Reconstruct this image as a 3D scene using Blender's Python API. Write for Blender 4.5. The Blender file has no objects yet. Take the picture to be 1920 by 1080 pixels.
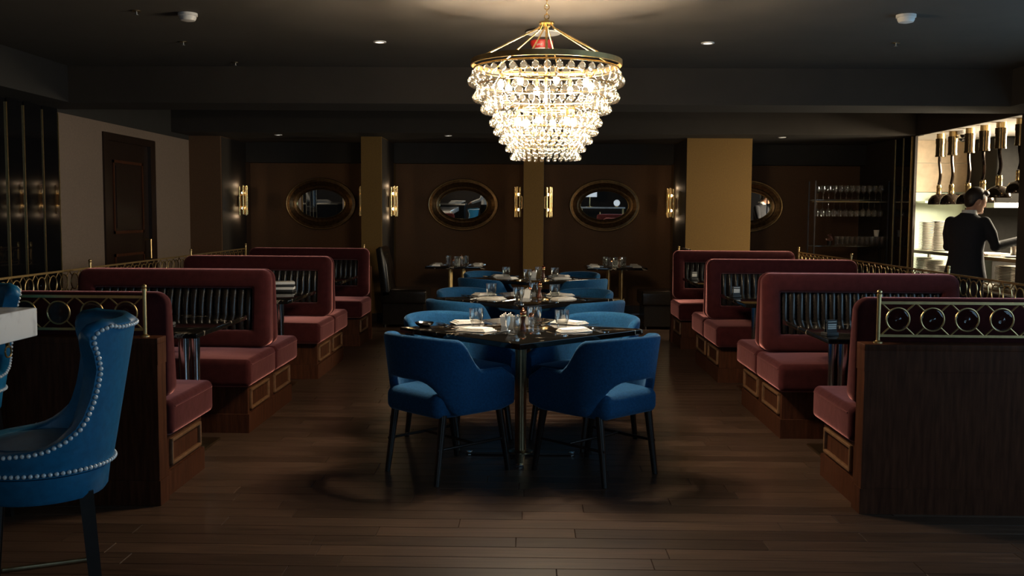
import bpy, bmesh, math, random
from mathutils import Vector, Matrix
random.seed(7)
PI = math.pi
sc = bpy.context.scene
COL = sc.collection

# ------------------------------------------------------------------ camera, world, lights, exposure
cam_d = bpy.data.cameras.new('camera'); cam = bpy.data.objects.new('camera', cam_d); COL.objects.link(cam)
cam_d.sensor_width = 36.0; cam_d.lens = 1867.0 / 1920.0 * 36.0; cam_d.clip_start = 0.05
cam.matrix_world = (Matrix.Translation((0, 0, 1.45)) @ Matrix.Rotation(math.radians(0.98), 4, 'Z')
                    @ Matrix.Rotation(math.radians(90 - 4.29), 4, 'X') @ Matrix.Rotation(math.radians(0.36), 4, 'Z'))
sc.camera = cam
sc.view_settings.view_transform = 'Standard'; sc.view_settings.look = 'None'
sc.view_settings.exposure = 0.0; sc.view_settings.gamma = 1.0; sc.view_settings.use_curve_mapping = False
w = bpy.data.worlds.new('world'); sc.world = w; w.use_nodes = True
w.node_tree.nodes['Background'].inputs[0].default_value = (0.5, 0.7, 1.0, 1)
w.node_tree.nodes['Background'].inputs[1].default_value = 0.02

def area(name, loc, target, sx, sy, power, col):
    d = bpy.data.lights.new(name, 'AREA'); d.shape = 'RECTANGLE'; d.size = sx; d.size_y = sy
    d.energy = power; d.color = col
    o = bpy.data.objects.new(name, d); COL.objects.link(o); o.location = loc
    o.rotation_euler = (Vector(target) - Vector(loc)).to_track_quat('-Z', 'Y').to_euler()
    return o
COOL = (0.42, 0.72, 1.0); WARM = (1.0, 0.70, 0.42)
area('window_daylight', (4.66, 3.8, 1.55), (0, 3.8, 1.1), 6.8, 1.25, 74, COOL)          # daylight of the kitchen-side window
area('window_daylight', (.4, -4.5, 1.6), (.4, 4, 1.0), 1.8, 1.4, 16, COOL)            # daylight of the window behind the camera
area('kitchen_light', (6.2, 11.2, 2.3), (5.1, 11.3, 0.4), 1.0, 2.2, 720, (1.0, 0.86, 0.62))

# ------------------------------------------------------------------ materials
MAT = {}
def mat(name, color, rough=0.5, metal=0.0, var=0.0, scale=20.0, bump=0.0, stretch=(1, 1, 1), sheen=0.0, sheen_tint=None,
        coat=0.0, emit=None, emit_s=0.0, spec=0.5, rnd=0.0, coords='Object', sheen_r=0.45):
    m = bpy.data.materials.new(name); m.use_nodes = True
    nt = m.node_tree; N = nt.nodes; L = nt.links; b = N['Principled BSDF']
    b.inputs['Roughness'].default_value = rough; b.inputs['Metallic'].default_value = metal
    b.inputs['Base Color'].default_value = (*color, 1); b.inputs['Specular IOR Level'].default_value = spec
    if sheen:
        b.inputs['Sheen Weight'].default_value = sheen; b.inputs['Sheen Roughness'].default_value = sheen_r
        b.inputs['Sheen Tint'].default_value = (*(sheen_tint or color), 1)
    if coat: b.inputs['Coat Weight'].default_value = coat; b.inputs['Coat Roughness'].default_value = 0.08
    if emit: b.inputs['Emission Color'].default_value = (*emit, 1); b.inputs['Emission Strength'].default_value = emit_s
    tc = N.new('ShaderNodeTexCoord'); mp = N.new('ShaderNodeMapping'); mp.inputs['Scale'].default_value = stretch
    L.new(tc.outputs[coords], mp.inputs[0])
    nz = N.new('ShaderNodeTexNoise'); nz.inputs['Scale'].default_value = scale; nz.inputs['Detail'].default_value = 4
    L.new(mp.outputs[0], nz.inputs['Vector'])
    if rnd:
        oi = N.new('ShaderNodeObjectInfo'); ad = N.new('ShaderNodeVectorMath'); ad.operation = 'MULTIPLY_ADD'
        L.new(oi.outputs['Random'], ad.inputs[0]); ad.inputs[1].default_value = (37, 11, 5); L.new(mp.outputs[0], ad.inputs[2])
        L.new(ad.outputs[0], nz.inputs['Vector'])
    if var or rnd:
        rp = N.new('ShaderNodeMapRange'); L.new(nz.outputs[0], rp.inputs[0])
        rp.inputs[1].default_value = 0.3; rp.inputs[2].default_value = 0.7
        rp.inputs[3].default_value = 1 - var; rp.inputs[4].default_value = 1 + var
        mul = N.new('ShaderNodeVectorMath'); mul.operation = 'SCALE'; mul.inputs[0].default_value = color
        fac = rp.outputs[0]
        if rnd:
            r2 = N.new('ShaderNodeMapRange'); L.new(oi.outputs['Random'], r2.inputs[0])
            r2.inputs[3].default_value = 1 - rnd; r2.inputs[4].default_value = 1 + rnd
            mm = N.new('ShaderNodeMath'); mm.operation = 'MULTIPLY'; L.new(fac, mm.inputs[0]); L.new(r2.outputs[0], mm.inputs[1]); fac = mm.outputs[0]
        L.new(fac, mul.inputs['Scale']); L.new(mul.outputs[0], b.inputs['Base Color'])
    if bump:
        bp = N.new('ShaderNodeBump'); bp.inputs['Strength'].default_value = bump; bp.inputs['Distance'].default_value = 0.01
        L.new(nz.outputs[0], bp.inputs['Height']); L.new(bp.outputs[0], b.inputs['Normal'])
    MAT[name] = m
    return m

def glassy(name, tint=(1, 1, 1), gloss=0.25, body=0.0, rough=0.02, body_col=(1, 1, 1), edge=None):
    """thin clear glass: passes light straight through, reflects at grazing angles, glows a little from inside where frosted"""
    m = bpy.data.materials.new(name); m.use_nodes = True; nt = m.node_tree; N = nt.nodes; L = nt.links
    N.remove(N['Principled BSDF']); out = N['Material Output']
    tr = N.new('ShaderNodeBsdfTransparent'); tr.inputs[0].default_value = (*tint, 1)
    gl = N.new('ShaderNodeBsdfGlossy'); gl.inputs['Roughness'].default_value = rough
    lw = N.new('ShaderNodeLayerWeight'); lw.inputs[0].default_value = 0.35
    mr = N.new('ShaderNodeMapRange'); L.new(lw.outputs['Facing'], mr.inputs[0]); mr.inputs[3].default_value = gloss * 0.25; mr.inputs[4].default_value = min(1, gloss * 2.5)
    mx = N.new('ShaderNodeMixShader'); L.new(mr.outputs[0], mx.inputs[0]); L.new(tr.outputs[0], mx.inputs[1]); L.new(gl.outputs[0], mx.inputs[2])
    if edge:        # dark rim put into the tint, imitates refraction in a drop
        pw = N.new('ShaderNodeMath'); pw.operation = 'POWER'; L.new(lw.outputs['Facing'], pw.inputs[0]); pw.inputs[1].default_value = 1.6
        cm = N.new('ShaderNodeMix'); cm.data_type = 'RGBA'; L.new(pw.outputs[0], cm.inputs['Factor'])
        cm.inputs['A'].default_value = (*tint, 1); cm.inputs['B'].default_value = (*edge, 1); L.new(cm.outputs['Result'], tr.inputs[0])
    o = mx.outputs[0]
    if body:
        tl = N.new('ShaderNodeBsdfTranslucent'); tl.inputs[0].default_value = (*body_col, 1)
        m2 = N.new('ShaderNodeMixShader'); m2.inputs[0].default_value = body; L.new(o, m2.inputs[1]); L.new(tl.outputs[0], m2.inputs[2]); o = m2.outputs[0]
    L.new(o, out.inputs[0]); MAT[name] = m
    return m

def marble(name, base, vein, rough=0.08, scale=3.0, thin=0.012):
    m = bpy.data.materials.new(name); m.use_nodes = True; nt = m.node_tree; N = nt.nodes; L = nt.links; b = N['Principled BSDF']
    b.inputs['Roughness'].default_value = rough
    tc = N.new('ShaderNodeTexCoord'); n1 = N.new('ShaderNodeTexNoise'); n1.inputs['Scale'].default_value = scale; n1.inputs['Detail'].default_value = 6
    n1.inputs['Distortion'].default_value = 1.2
    L.new(tc.outputs['Object'], n1.inputs['Vector'])
    s = N.new('ShaderNodeMath'); s.operation = 'SUBTRACT'; L.new(n1.outputs[0], s.inputs[0]); s.inputs[1].default_value = 0.5
    a = N.new('ShaderNodeMath'); a.operation = 'ABSOLUTE'; L.new(s.outputs[0], a.inputs[0])
    r = N.new('ShaderNodeMapRange'); L.new(a.outputs[0], r.inputs[0]); r.inputs[1].default_value = 0; r.inputs[2].default_value = thin; r.inputs[3].default_value = 1; r.inputs[4].default_value = 0
    n2 = N.new('ShaderNodeTexNoise'); n2.inputs['Scale'].default_value = scale * 1.7; L.new(tc.outputs['Object'], n2.inputs['Vector'])
    r2 = N.new('ShaderNodeMapRange'); L.new(n2.outputs[0], r2.inputs[0]); r2.inputs[1].default_value = 0.48; r2.inputs[2].default_value = 0.62
    ml = N.new('ShaderNodeMath'); ml.operation = 'MULTIPLY'; L.new(r.outputs[0], ml.inputs[0]); L.new(r2.outputs[0], ml.inputs[1])
    mx = N.new('ShaderNodeMix'); mx.data_type = 'RGBA'; L.new(ml.outputs[0], mx.inputs['Factor'])
    mx.inputs['A'].default_value = (*base, 1); mx.inputs['B'].default_value = (*vein, 1)
    L.new(mx.outputs['Result'], b.inputs['Base Color']); MAT[name] = m
    return m

mat('plank', (0.068, 0.039, 0.025), 0.33, var=0.35, scale=9, stretch=(0.35, 7, 7), rnd=0.3, bump=0.05, spec=0.45)
mat('subfloor', (0.11, 0.07, 0.045), 0.6, var=0.2)
mat('beam', (0.027, 0.021, 0.016), 0.9, var=0.08, scale=5)
mat('ceiling', (0.066, 0.055, 0.044), 0.9, var=0.06, scale=4)
mat('soffit_black', (0.02, 0.018, 0.016), 0.8, var=0.1, scale=6)
mat('wall_brown', (0.115, 0.058, 0.026), 0.85, var=0.12, scale=60, bump=0.05)
mat('wall_dark', (0.035, 0.026, 0.02), 0.8, var=0.15, scale=40)
mat('mustard', (0.175, 0.094, 0.019), 0.85, var=0.12, scale=70, bump=0.05)
mat('taupe', (0.205, 0.148, 0.112), 0.85, var=0.1, scale=70, bump=0.05)
mat('black_glass', (0.006, 0.006, 0.007), 0.03, spec=1.0, var=0.1)
mat('panel_black', (0.035, 0.028, 0.022), 0.6, var=0.15)
mat('black_gloss', (0.012, 0.010, 0.009), 0.25, var=0.15)
mat('door_wood', (0.022, 0.012, 0.008), 0.3, var=0.3, scale=6, stretch=(6, 6, 0.5))
mat('wood', (0.066, 0.023, 0.011), 0.5, var=0.35, scale=9, stretch=(6, 6, 0.6), bump=0.04, spec=0.1)
mat('wood_trim', (0.17, 0.085, 0.04), 0.32, var=0.25, scale=12, stretch=(2, 2, 2))
mat('velvet', (0.046, 0.009, 0.010), 0.9, var=0.2, scale=22, bump=0.12, sheen=1.0, sheen_tint=(1.0, 0.40, 0.385), spec=0.1, sheen_r=0.36)
mat('black_leather', (0.013, 0.010, 0.008), 0.22, spec=0.3, var=0.2, scale=60, bump=0.08)
mat('blue_fabric', (0.013, 0.074, 0.178), 0.92, var=0.2, scale=90, bump=0.15, sheen=0.4, sheen_tint=(0.30, 0.48, 0.72), spec=0.15, sheen_r=0.35)
mat('blue_leather', (0.008, 0.135, 0.27), 0.42, var=0.15, scale=45, bump=0.05)
mat('dark_leg', (0.02, 0.014, 0.011), 0.28, var=0.2)
mat('brass', (0.62, 0.44, 0.20), 0.38, 1.0, var=0.1, scale=30)
mat('brass_bright', (0.85, 0.62, 0.28), 0.22, 1.0, var=0.05, scale=30)
mat('bronze', (0.34, 0.25, 0.14), 0.3, 1.0, var=0.1, scale=30)
mat('chrome', (0.75, 0.77, 0.78), 0.12, 1.0, var=0.03)
mat('nail', (0.92, 0.92, 0.90), 0.25, 0.2, var=0.03)
mat('steel', (0.55, 0.54, 0.5), 0.32, 1.0, var=0.05)
mat('copper', (0.62, 0.25, 0.13), 0.22, 1.0, var=0.05)
mat('napkin', (0.80, 0.76, 0.70), 0.9, var=0.05, scale=120, bump=0.1)
mat('china', (0.80, 0.77, 0.70), 0.22, var=0.03)
mat('white_plastic', (0.75, 0.73, 0.70), 0.45, var=0.03)
mat('red_plastic', (0.55, 0.03, 0.025), 0.4, var=0.03)
mat('frame_bronze', (0.20, 0.115, 0.05), 0.34, 0.9, var=0.35, scale=30, bump=0.12)
mat('mirror', (0.92, 0.93, 0.92), 0.01, 1.0)
mat('suit', (0.012, 0.012, 0.018), 0.85, var=0.15, scale=150, bump=0.05, sheen=0.1, sheen_tint=(0.3, 0.3, 0.4))
mat('skin', (0.56, 0.30, 0.20), 0.5, var=0.08, scale=25)
mat('hair', (0.022, 0.014, 0.010), 0.45, var=0.3, scale=40, stretch=(6, 6, 1), bump=0.3)
mat('shirt', (0.78, 0.77, 0.75), 0.8, var=0.04, scale=40)
mat('bulb', (1, 0.9, 0.7), 0.3, emit=(1.0, 0.86, 0.64), emit_s=55)
mat('sconce_bulb', (1, 0.9, 0.7), 0.3, emit=(1.0, 0.74, 0.42), emit_s=22)
mat('heat_bulb', (1, 0.9, 0.7), 0.3, emit=(1.0, 0.78, 0.45), emit_s=22)
mat('led', (1, 1, 1), 0.3, emit=(1.0, 0.9, 0.78), emit_s=2.2)
mat('daylight', (0.8, 0.9, 1), 0.5, emit=(0.45, 0.74, 1.0), emit_s=0.7)
mat('lampshade', (0.85, 0.84, 0.8), 0.7, emit=(0.8, 0.9, 1.0), emit_s=0.5)
mat('mint', (0.55, 0.66, 0.52), 0.4, var=0.06, scale=4)
mat('stone_tile', (0.52, 0.39, 0.25), 0.5, var=0.15, scale=10)
mat('reel', (0.16, 0.115, 0.06), 0.22, 0.9, var=0.2)
mat('kitchen_dark', (0.010, 0.009, 0.008), 0.6, spec=0.1, var=0.2)
mat('kitchen_floor', (0.2, 0.15, 0.12), 0.5, var=0.2)
mat('lamp_dark', (0.03, 0.02, 0.014), 0.12, 0.6, var=0.1)
mat('paper', (0.8, 0.78, 0.72), 0.7, var=0.03)
mat('black_paper', (0.015, 0.015, 0.015), 0.5, var=0.1)
mat('pepper', (0.10, 0.03, 0.015), 0.25, var=0.1)
mat('leaf', (0.13, 0.05, 0.04), 0.5, var=0.3, scale=30)
glassy('crystal', (0.97, 0.95, 0.90), 0.20, 0.012, 0.03, (1.0, 0.95, 0.85), edge=(.34, .27, .18))
glassy('glass', (0.93, 0.94, 0.93), 0.34, 0.015)
glassy('shelf_glass', (0.82, 0.88, 0.86), 0.22, 0.04)
glassy('bullseye', (0.80, 0.79, 0.76), 0.07, 0.0)
marble('black_marble', (0.008, 0.007, 0.006), (0.6, 0.5, 0.38), 0.07, 3.5, 0.02)
marble('white_marble', (0.78, 0.77, 0.75), (0.45, 0.42, 0.4), 0.15, 5.0, 0.05)

# ------------------------------------------------------------------ mesh helpers
class MB:
    def __init__(s): s.v = []; s.f = []; s.mi = []; s.cur = 0
    def add(s, vs, fs):
        o = len(s.v); s.v += [tuple(p) for p in vs]; s.f += [tuple(i + o for i in f) for f in fs]; s.mi += [s.cur] * len(fs); return s
    def box(s, x0, y0, z0, x1, y1, z1):
        x0, x1 = min(x0, x1), max(x0, x1); y0, y1 = min(y0, y1), max(y0, y1); z0, z1 = min(z0, z1), max(z0, z1)
        return s.add([(x0, y0, z0), (x1, y0, z0), (x1, y1, z0), (x0, y1, z0), (x0, y0, z1), (x1, y0, z1), (x1, y1, z1), (x0, y1, z1)],
                     [(3, 2, 1, 0), (4, 5, 6, 7), (0, 1, 5, 4), (1, 2, 6, 5), (2, 3, 7, 6), (3, 0, 4, 7)])
    def rbox(s, x0, y0, z0, x1, y1, z1, r, seg=3, mid=1, fn=None):
        c = ((x0 + x1) / 2, (y0 + y1) / 2, (z0 + z1) / 2); h = (abs(x1 - x0) / 2, abs(y1 - y0) / 2, abs(z1 - z0) / 2)
        r = min(r, *[k * 0.999 for k in h])
        def co(hh):
            a = [-hh + r * (1 - math.cos(0)) * 0 + r * (1 - math.tan(PI / 4 * (1 - i / seg))) for i in range(seg + 1)]
            inner = [-(hh - r) + 2 * (hh - r) * i / (mid + 1) for i in range(1, mid + 1)]
            return a + inner + [-t for t in reversed(a)]
        cs = [co(k) for k in h]; idx = {}; vs = []; fs = []
        def vert(p):
            k = tuple(round(t, 5) for t in p)
            if k not in idx:
                q = [max(-(h[i] - r), min(h[i] - r, p[i])) for i in range(3)]
                d = Vector([p[i] - q[i] for i in range(3)]); d.normalize()
                t = Vector(q) + d * r
                if fn: t = Vector(fn(t.x, t.y, t.z, h))
                idx[k] = len(vs); vs.append((t.x + c[0], t.y + c[1], t.z + c[2]))
            return idx[k]
        for ax in range(3):
            u, v = (ax + 1) % 3, (ax + 2) % 3
            for sg in (-1, 1):
                for i in range(len(cs[u]) - 1):
                    for j in range(len(cs[v]) - 1):
                        q = []
                        for a, b in ((i, j), (i + 1, j), (i + 1, j + 1), (i, j + 1)):
                            p = [0, 0, 0]; p[ax] = sg * h[ax]; p[u] = cs[u][a]; p[v] = cs[v][b]; q.append(vert(p))
                        q = q if sg > 0 else q[::-1]
                        if len(set(q)) == 4: fs.append(q)
        return s.add(vs, fs)
    def loft(s, loops, cap0=True, cap1=True, closed=True):
        n = len(loops[0]); vs = [p for l in loops for p in l]; fs = []
        for i in range(len(loops) - 1):
            for j in range(n if closed else n - 1):
                k = (j + 1) % n; fs.append((i * n + j, i * n + k, (i + 1) * n + k, (i + 1) * n + j))
        if cap0: fs.append(tuple(range(n))[::-1])
        if cap1: fs.append(tuple((len(loops) - 1) * n + j for j in range(n)))
        return s.add(vs, fs)
    def cyl(s, p0, p1, r0, r1=None, n=12):
        r1 = r0 if r1 is None else r1; p0 = Vector(p0); p1 = Vector(p1); d = (p1 - p0).normalized()
        a = d.orthogonal().normalized(); b = d.cross(a)
        L = [[p + (a * math.cos(2 * PI * i / n) + b * math.sin(2 * PI * i / n)) * r for i in range(n)] for p, r in ((p0, r0), (p1, r1))]
        return s.loft(L)
    def tube(s, pts, r, n=8, closed=False):
        pts = [Vector(p) for p in pts]; L = []; a = None
        for i, p in enumerate(pts):
            if closed: d = pts[(i + 1) % len(pts)] - pts[i - 1]
            else: d = pts[min(i + 1, len(pts) - 1)] - pts[max(i - 1, 0)]
            d.normalize()
            a = d.orthogonal().normalized() if a is None else (a - d * a.dot(d)).normalized()
            b = d.cross(a); rr = r[i] if isinstance(r, (list, tuple)) else r
            L.append([p + (a * math.cos(2 * PI * k / n) + b * math.sin(2 * PI * k / n)) * rr for k in range(n)])
        if closed: L.append(L[0])
        return s.loft(L, not closed, not closed)
    def lathe(s, prof, n=20, c=(0, 0, 0), caps=True):
        L = [[(c[0] + r * math.cos(2 * PI * i / n), c[1] + r * math.sin(2 * PI * i / n), c[2] + z) for i in range(n)] for r, z in prof]
        return s.loft(L, caps, caps)
    def ball(s, c, r, n=12, m=8, sq=(1, 1, 1)):
        L = []
        for j in range(m + 1):
            t = PI * j / m; rr = max(1e-4, math.sin(t)); z = -math.cos(t)
            L.append([(c[0] + r * sq[0] * rr * math.cos(2 * PI * i / n), c[1] + r * sq[1] * rr * math.sin(2 * PI * i / n), c[2] + r * sq[2] * z) for i in range(n)])
        return s.loft(L)
    def torus(s, c, R, r, axis='Z', n=28, m=8, sx=1, sy=1):
        pts = []
        for i in range(n):
            a = 2 * PI * i / n; u, v = R * sx * math.cos(a), R * sy * math.sin(a)
            pts.append({'Z': (c[0] + u, c[1] + v, c[2]), 'Y': (c[0] + u, c[1], c[2] + v), 'X': (c[0], c[1] + u, c[2] + v)}[axis])
        return s.tube(pts, r, m, True)
    def mesh(s, name, *mats, smooth=True, angle=38, fix=True):
        me = bpy.data.meshes.new(name); me.from_pydata(s.v, [], s.f)
        for m in mats: me.materials.append(MAT[m])
        if any(s.mi): me.polygons.foreach_set('material_index', s.mi)
        if fix:
            bm = bmesh.new(); bm.from_mesh(me); bmesh.ops.recalc_face_normals(bm, faces=bm.faces); bm.to_mesh(me); bm.free()
        if smooth:
            me.polygons.foreach_set('use_smooth', [True] * len(me.polygons)); me.set_sharp_from_angle(angle=math.radians(angle))
        me.update(); return me

def link(name, data, parent=None, loc=(0, 0, 0), rot=(0, 0, 0), scale=None):
    o = bpy.data.objects.new(name, data); COL.objects.link(o); o.parent = parent
    o.location = loc; o.rotation_euler = rot
    if scale: o.scale = scale
    return o
def tag(o, label=None, cat=None, group=None, kind=None):
    if label: o['label'] = label
    if cat: o['category'] = cat
    if group: o['group'] = group
    if kind: o['kind'] = kind
    return o
def thing(name, label, cat, loc=(0, 0, 0), rz=0, group=None):
    return tag(link(name, None, None, loc, (0, 0, rz)), label, cat, group)
def struct(name, mb, m, parent=None, smooth=False, label=None):
    o = link(name, mb.mesh(name, *([m] if isinstance(m, str) else m), smooth=smooth), parent)
    if parent is None: o['kind'] = 'structure'
    if label: o['label'] = label
    return o
def part(name, mb, m, parent, loc=(0, 0, 0), rot=(0, 0, 0), **k):
    return link(name, mb.mesh(name, m, **k), parent, loc, rot)
def copy_tree(o, parent=None):
    c = o.copy(); COL.objects.link(c); c.parent = parent
    for ch in [x for x in o.children]: copy_tree(ch, c)
    return c
def text_mesh(s, size, depth=0.001):
    cu = bpy.data.curves.new('lettering', 'FONT'); cu.body = s; cu.size = size; cu.extrude = depth; cu.align_x = 'CENTER'; cu.align_y = 'CENTER'
    o = bpy.data.objects.new('lettering', cu); COL.objects.link(o)
    me = bpy.data.meshes.new_from_object(o.evaluated_get(bpy.context.evaluated_depsgraph_get()))
    bpy.data.objects.remove(o); return me
def sstep(a, b, x):
    t = max(0, min(1, (x - a) / (b - a))); return t * t * (3 - 2 * t)

# ------------------------------------------------------------------ the room
XL, XR, YF, YB = -4.48, 4.75, -4.6, 14.5
fl = struct('floor', MB().box(XL - .1, YF, -0.12, XR + .1, YB, -0.014), 'subfloor')
# planks run across the room; those of the open aisle are single pieces, the rest one field
PW = 0.13
pm = {}
def plank_mesh(L):
    k = round(L, 2)
    if k not in pm:
        x, y, c = L / 2 - .0008, PW / 2 - .0008, .0022
        b = MB(); b.loft([[(-x, -y, -.013), (x, -y, -.013), (x, y, -.013), (-x, y, -.013)],
                          [(-x, -y, -c), (x, -y, -c), (x, y, -c), (-x, y, -c)],
                          [(-x + c, -y + c, 0), (x - c, -y + c, 0), (x - c, y - c, 0), (-x + c, y - c, 0)]], False, True)
        pm[k] = b.mesh('plank', 'plank', smooth=False)
    return pm[k]
field = MB(); npl = 0
lens = [0.9, 1.1, 1.3, 1.5]
rows = int((YB - YF) / PW)
for r in range(rows):
    yc = YF + PW * (r + .5); x = XL - .1 - random.random() * 1.2
    while x < XR + .1:
        L = random.choice(lens); x0, x1 = max(x, XL - .1), min(x + L, XR + .1); x += L
        if x1 - x0 < .05: continue
        xc = (x0 + x1) / 2
        lim = 2.3 if yc < 5.2 else 1.75
        if 3.5 < yc < 13.0 and -lim - .2 < xc < lim + .05 and npl < 300:
            link('plank', plank_mesh(x1 - x0), fl, (xc, yc, 0)); npl += 1
        else:
            field.box(x0 + .001, yc - PW / 2 + .001, -.013, x1 - .001, yc + PW / 2 - .001, 0)
tag(part('plank_field', field, 'plank', fl, smooth=False, fix=False), kind='stuff')

struct('ceiling', MB().box(XL - .1, YF, 2.73, XR + .1, 12.46, 2.83), 'ceiling')
struct('ceiling_lower', MB().box(XL - .1, 12.46, 2.44, XR + .1, YB, 2.83), 'beam')
struct('trim_1', MB().box(XL - .1, 8.87, 2.41, XR + .1, 9.5, 2.729), 'beam')               # ceiling beam
struct('trim_2', MB().box(4.2, YF, 2.41, XR + .1, 8.868, 2.729), 'beam')                    # soffit along the kitchen side
struct('trim_3', MB().box(XL - .1, YF, 2.41, -4.1, 8.868, 2.729), 'soffit_black')              # soffit along the door side
for i, (a, b) in enumerate(((-4.06, -2.22), (-1.94, -.085), (.185, 2.04), (2.89, XR))):
    struct('trim_%d' % (4 + i), MB().box(a, 14.26, 2.155, b, YB - .001, 2.439), 'soffit_black')

# left wall: black glass with brass strips, painted panels, a door
struct('wall_left', MB().box(XL - .2, YF, 0, XL, 10.43, 2.38).box(XL - .2, 11.87, 0, XL, 13.1, 2.38).box(XL - .2, 10.43, 2.28, XL, 11.87, 2.38), 'taupe')
struct('trim_8', MB().box(XL - .2, YF, 2.381, XL, YB, 2.729), 'soffit_black')
for i, (y0, y1) in enumerate(((8.17, 8.475), (8.485, 8.765), (8.775, 9.10), (9.115, 9.40))):
    g = tag(link('wall_glass_panel', MB().box(.006, y0 - (y0 + y1) / 2, 0, .018, (y1 - y0) / 2, 2.405).mesh('wall_glass_panel', 'black_glass', smooth=False), None, (XL + .004, (y0 + y1) / 2, 0), (0, 0, math.radians((2.3, 1.7, .5, -.7)[i]))),
            'tall black mirror panel between brass strips on the door-side wall', 'panel', 'black mirror panels on the door-side wall')
struct('trim_9', MB().box(XL + .001, 5.2, 0, XL + .018, 8.16, 2.405), 'black_glass')
for i, y in enumerate((8.165, 8.48, 8.77, 9.108, 9.41)):
    tag(link('brass_strip', MB().box(XL + .001, y - .005, 0, XL + .028, y + .005, 2.37).mesh('brass_strip', 'brass', smooth=False)),
        'thin vertical brass strip between black mirror panels by the door', 'strip', 'brass strips on the door-side wall')
struct('wall_back', MB().box(XL - .2, YB, 0, XR + .1, YB + .15, 2.83), 'wall_brown')
struct('wall_front', MB().box(XL - .2, YF - .15, 0, XR + .1, YF, 2.83), 'wall_dark')
# right wall with the kitchen pass opening and the daylight window
struct('wall_right', MB().box(XR, YF, 0, XR + .03, 9.80, 2.73).box(XR, 12.46, 0, XR + .03, YB, 2.73)
       .box(XR, 9.80, 2.43, XR + .03, 12.46, 2.73).box(XR, 9.80, 0, XR + .03, 12.46, .66), 'wall_dark')
wn = struct('window_1', MB().box(XR - .012, .4, .92, XR - .004, 7.2, 2.17), 'daylight')
for k in range(7):
    part('mullion', MB().box(XR - .05, .38 + k * 1.133, .9, XR - .012, .42 + k * 1.133, 2.19), 'black_gloss', wn, smooth=False)
for z in (.9, 1.54, 2.15):
    part('transom', MB().box(XR - .05, .38, z, XR - .012, 7.22, z + .04), 'black_gloss', wn, smooth=False)
wf = struct('window_2', MB().box(-.5, YF + .004, .85, 1.3, YF + .012, 2.35), 'daylight')
for k in range(4):
    part('mullion', MB().box(-.52 + k * .6, YF + .012, .83, -.48 + k * .6, YF + .05, 2.37), 'black_gloss', wf, smooth=False)
for i, y in enumerate((12.53, 12.80, 13.08)):
    tag(link('brass_strip', MB().box(XR - .026, y - .004, 0, XR - .001, y + .004, 2.43).mesh('brass_strip', 'brass', smooth=False)),
        'thin vertical brass strip on black wall beside the kitchen pass', 'strip', 'brass strips beside the kitchen pass')
for i, (y0, y1) in enumerate(((12.537, 12.793), (12.807, 13.073))):
    tag(link('wall_glass_panel', MB().box(XR - .018, y0, 0, XR - .001, y1, 2.43).mesh('wall_glass_panel', 'black_glass', smooth=False)),
        'tall black mirror panel beside the kitchen pass', 'panel', 'black mirror panels beside the kitchen pass')
# fin walls (columns) in front of the back wall: mustard faces, black sides
for i, (a, b) in enumerate(((XL, -4.065), (-2.213, -1.945), (-.081, .183), (2.045, 2.89))):
    o = struct('wall_fin_%d' % (i + 1), MB().box(a, 13.1, 0, b, YB - .001, 2.439), ('mustard' if i else 'wall_brown'))
    for sx, x in ((-1, a), (1, b)):
        part('side_panel', MB().box(x, 13.14, 0.1, x + sx * .004, 14.25, 2.43), 'panel_black', o, smooth=False)
    part('skirting', MB().box(a - .015, 13.08, 0, b + .015, 13.099, .12), 'door_wood', o, smooth=False)
struct('baseboard_back', MB().box(-4.0, YB - .02, 0, XR, YB - .001, .12), 'door_wood')

# door on the left wall
dr = struct('door_1', MB().box(XL - .06, 10.55, 0, XL - .02, 11.72, 2.26), 'door_wood')
part('door_frame', MB().box(XL - .1, 10.431, 0, XL + .02, 10.55, 2.279).box(XL - .1, 11.72, 0, XL + .02, 11.869, 2.279).box(XL - .1, 10.55, 2.2, XL + .02, 11.72, 2.279), 'door_wood', dr, smooth=False)
for z0, z1 in ((1.2, 2.0), (.3, .98)):
    f = MB()
    for a in ((10.72, z0, 11.55, z0 + .03), (10.72, z1 - .03, 11.55, z1), (10.72, z0, 10.75, z1), (11.52, z0, 11.55, z1)):
        f.box(XL - .022, a[0], a[1], XL - .008, a[2], a[3])
    part('moulding', f, 'wood', dr, smooth=False)
part('door_panel', MB().box(XL - .022, 10.80, 1.26, XL - .012, 11.46, 1.94), 'door_wood', dr, smooth=False)
part('handle', MB().tube([(XL - .02, 11.60, 1.12), (XL + .045, 11.60, 1.12), (XL + .045, 11.60, .90), (XL - .02, 11.60, .90)], .012), 'brass', dr)

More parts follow.
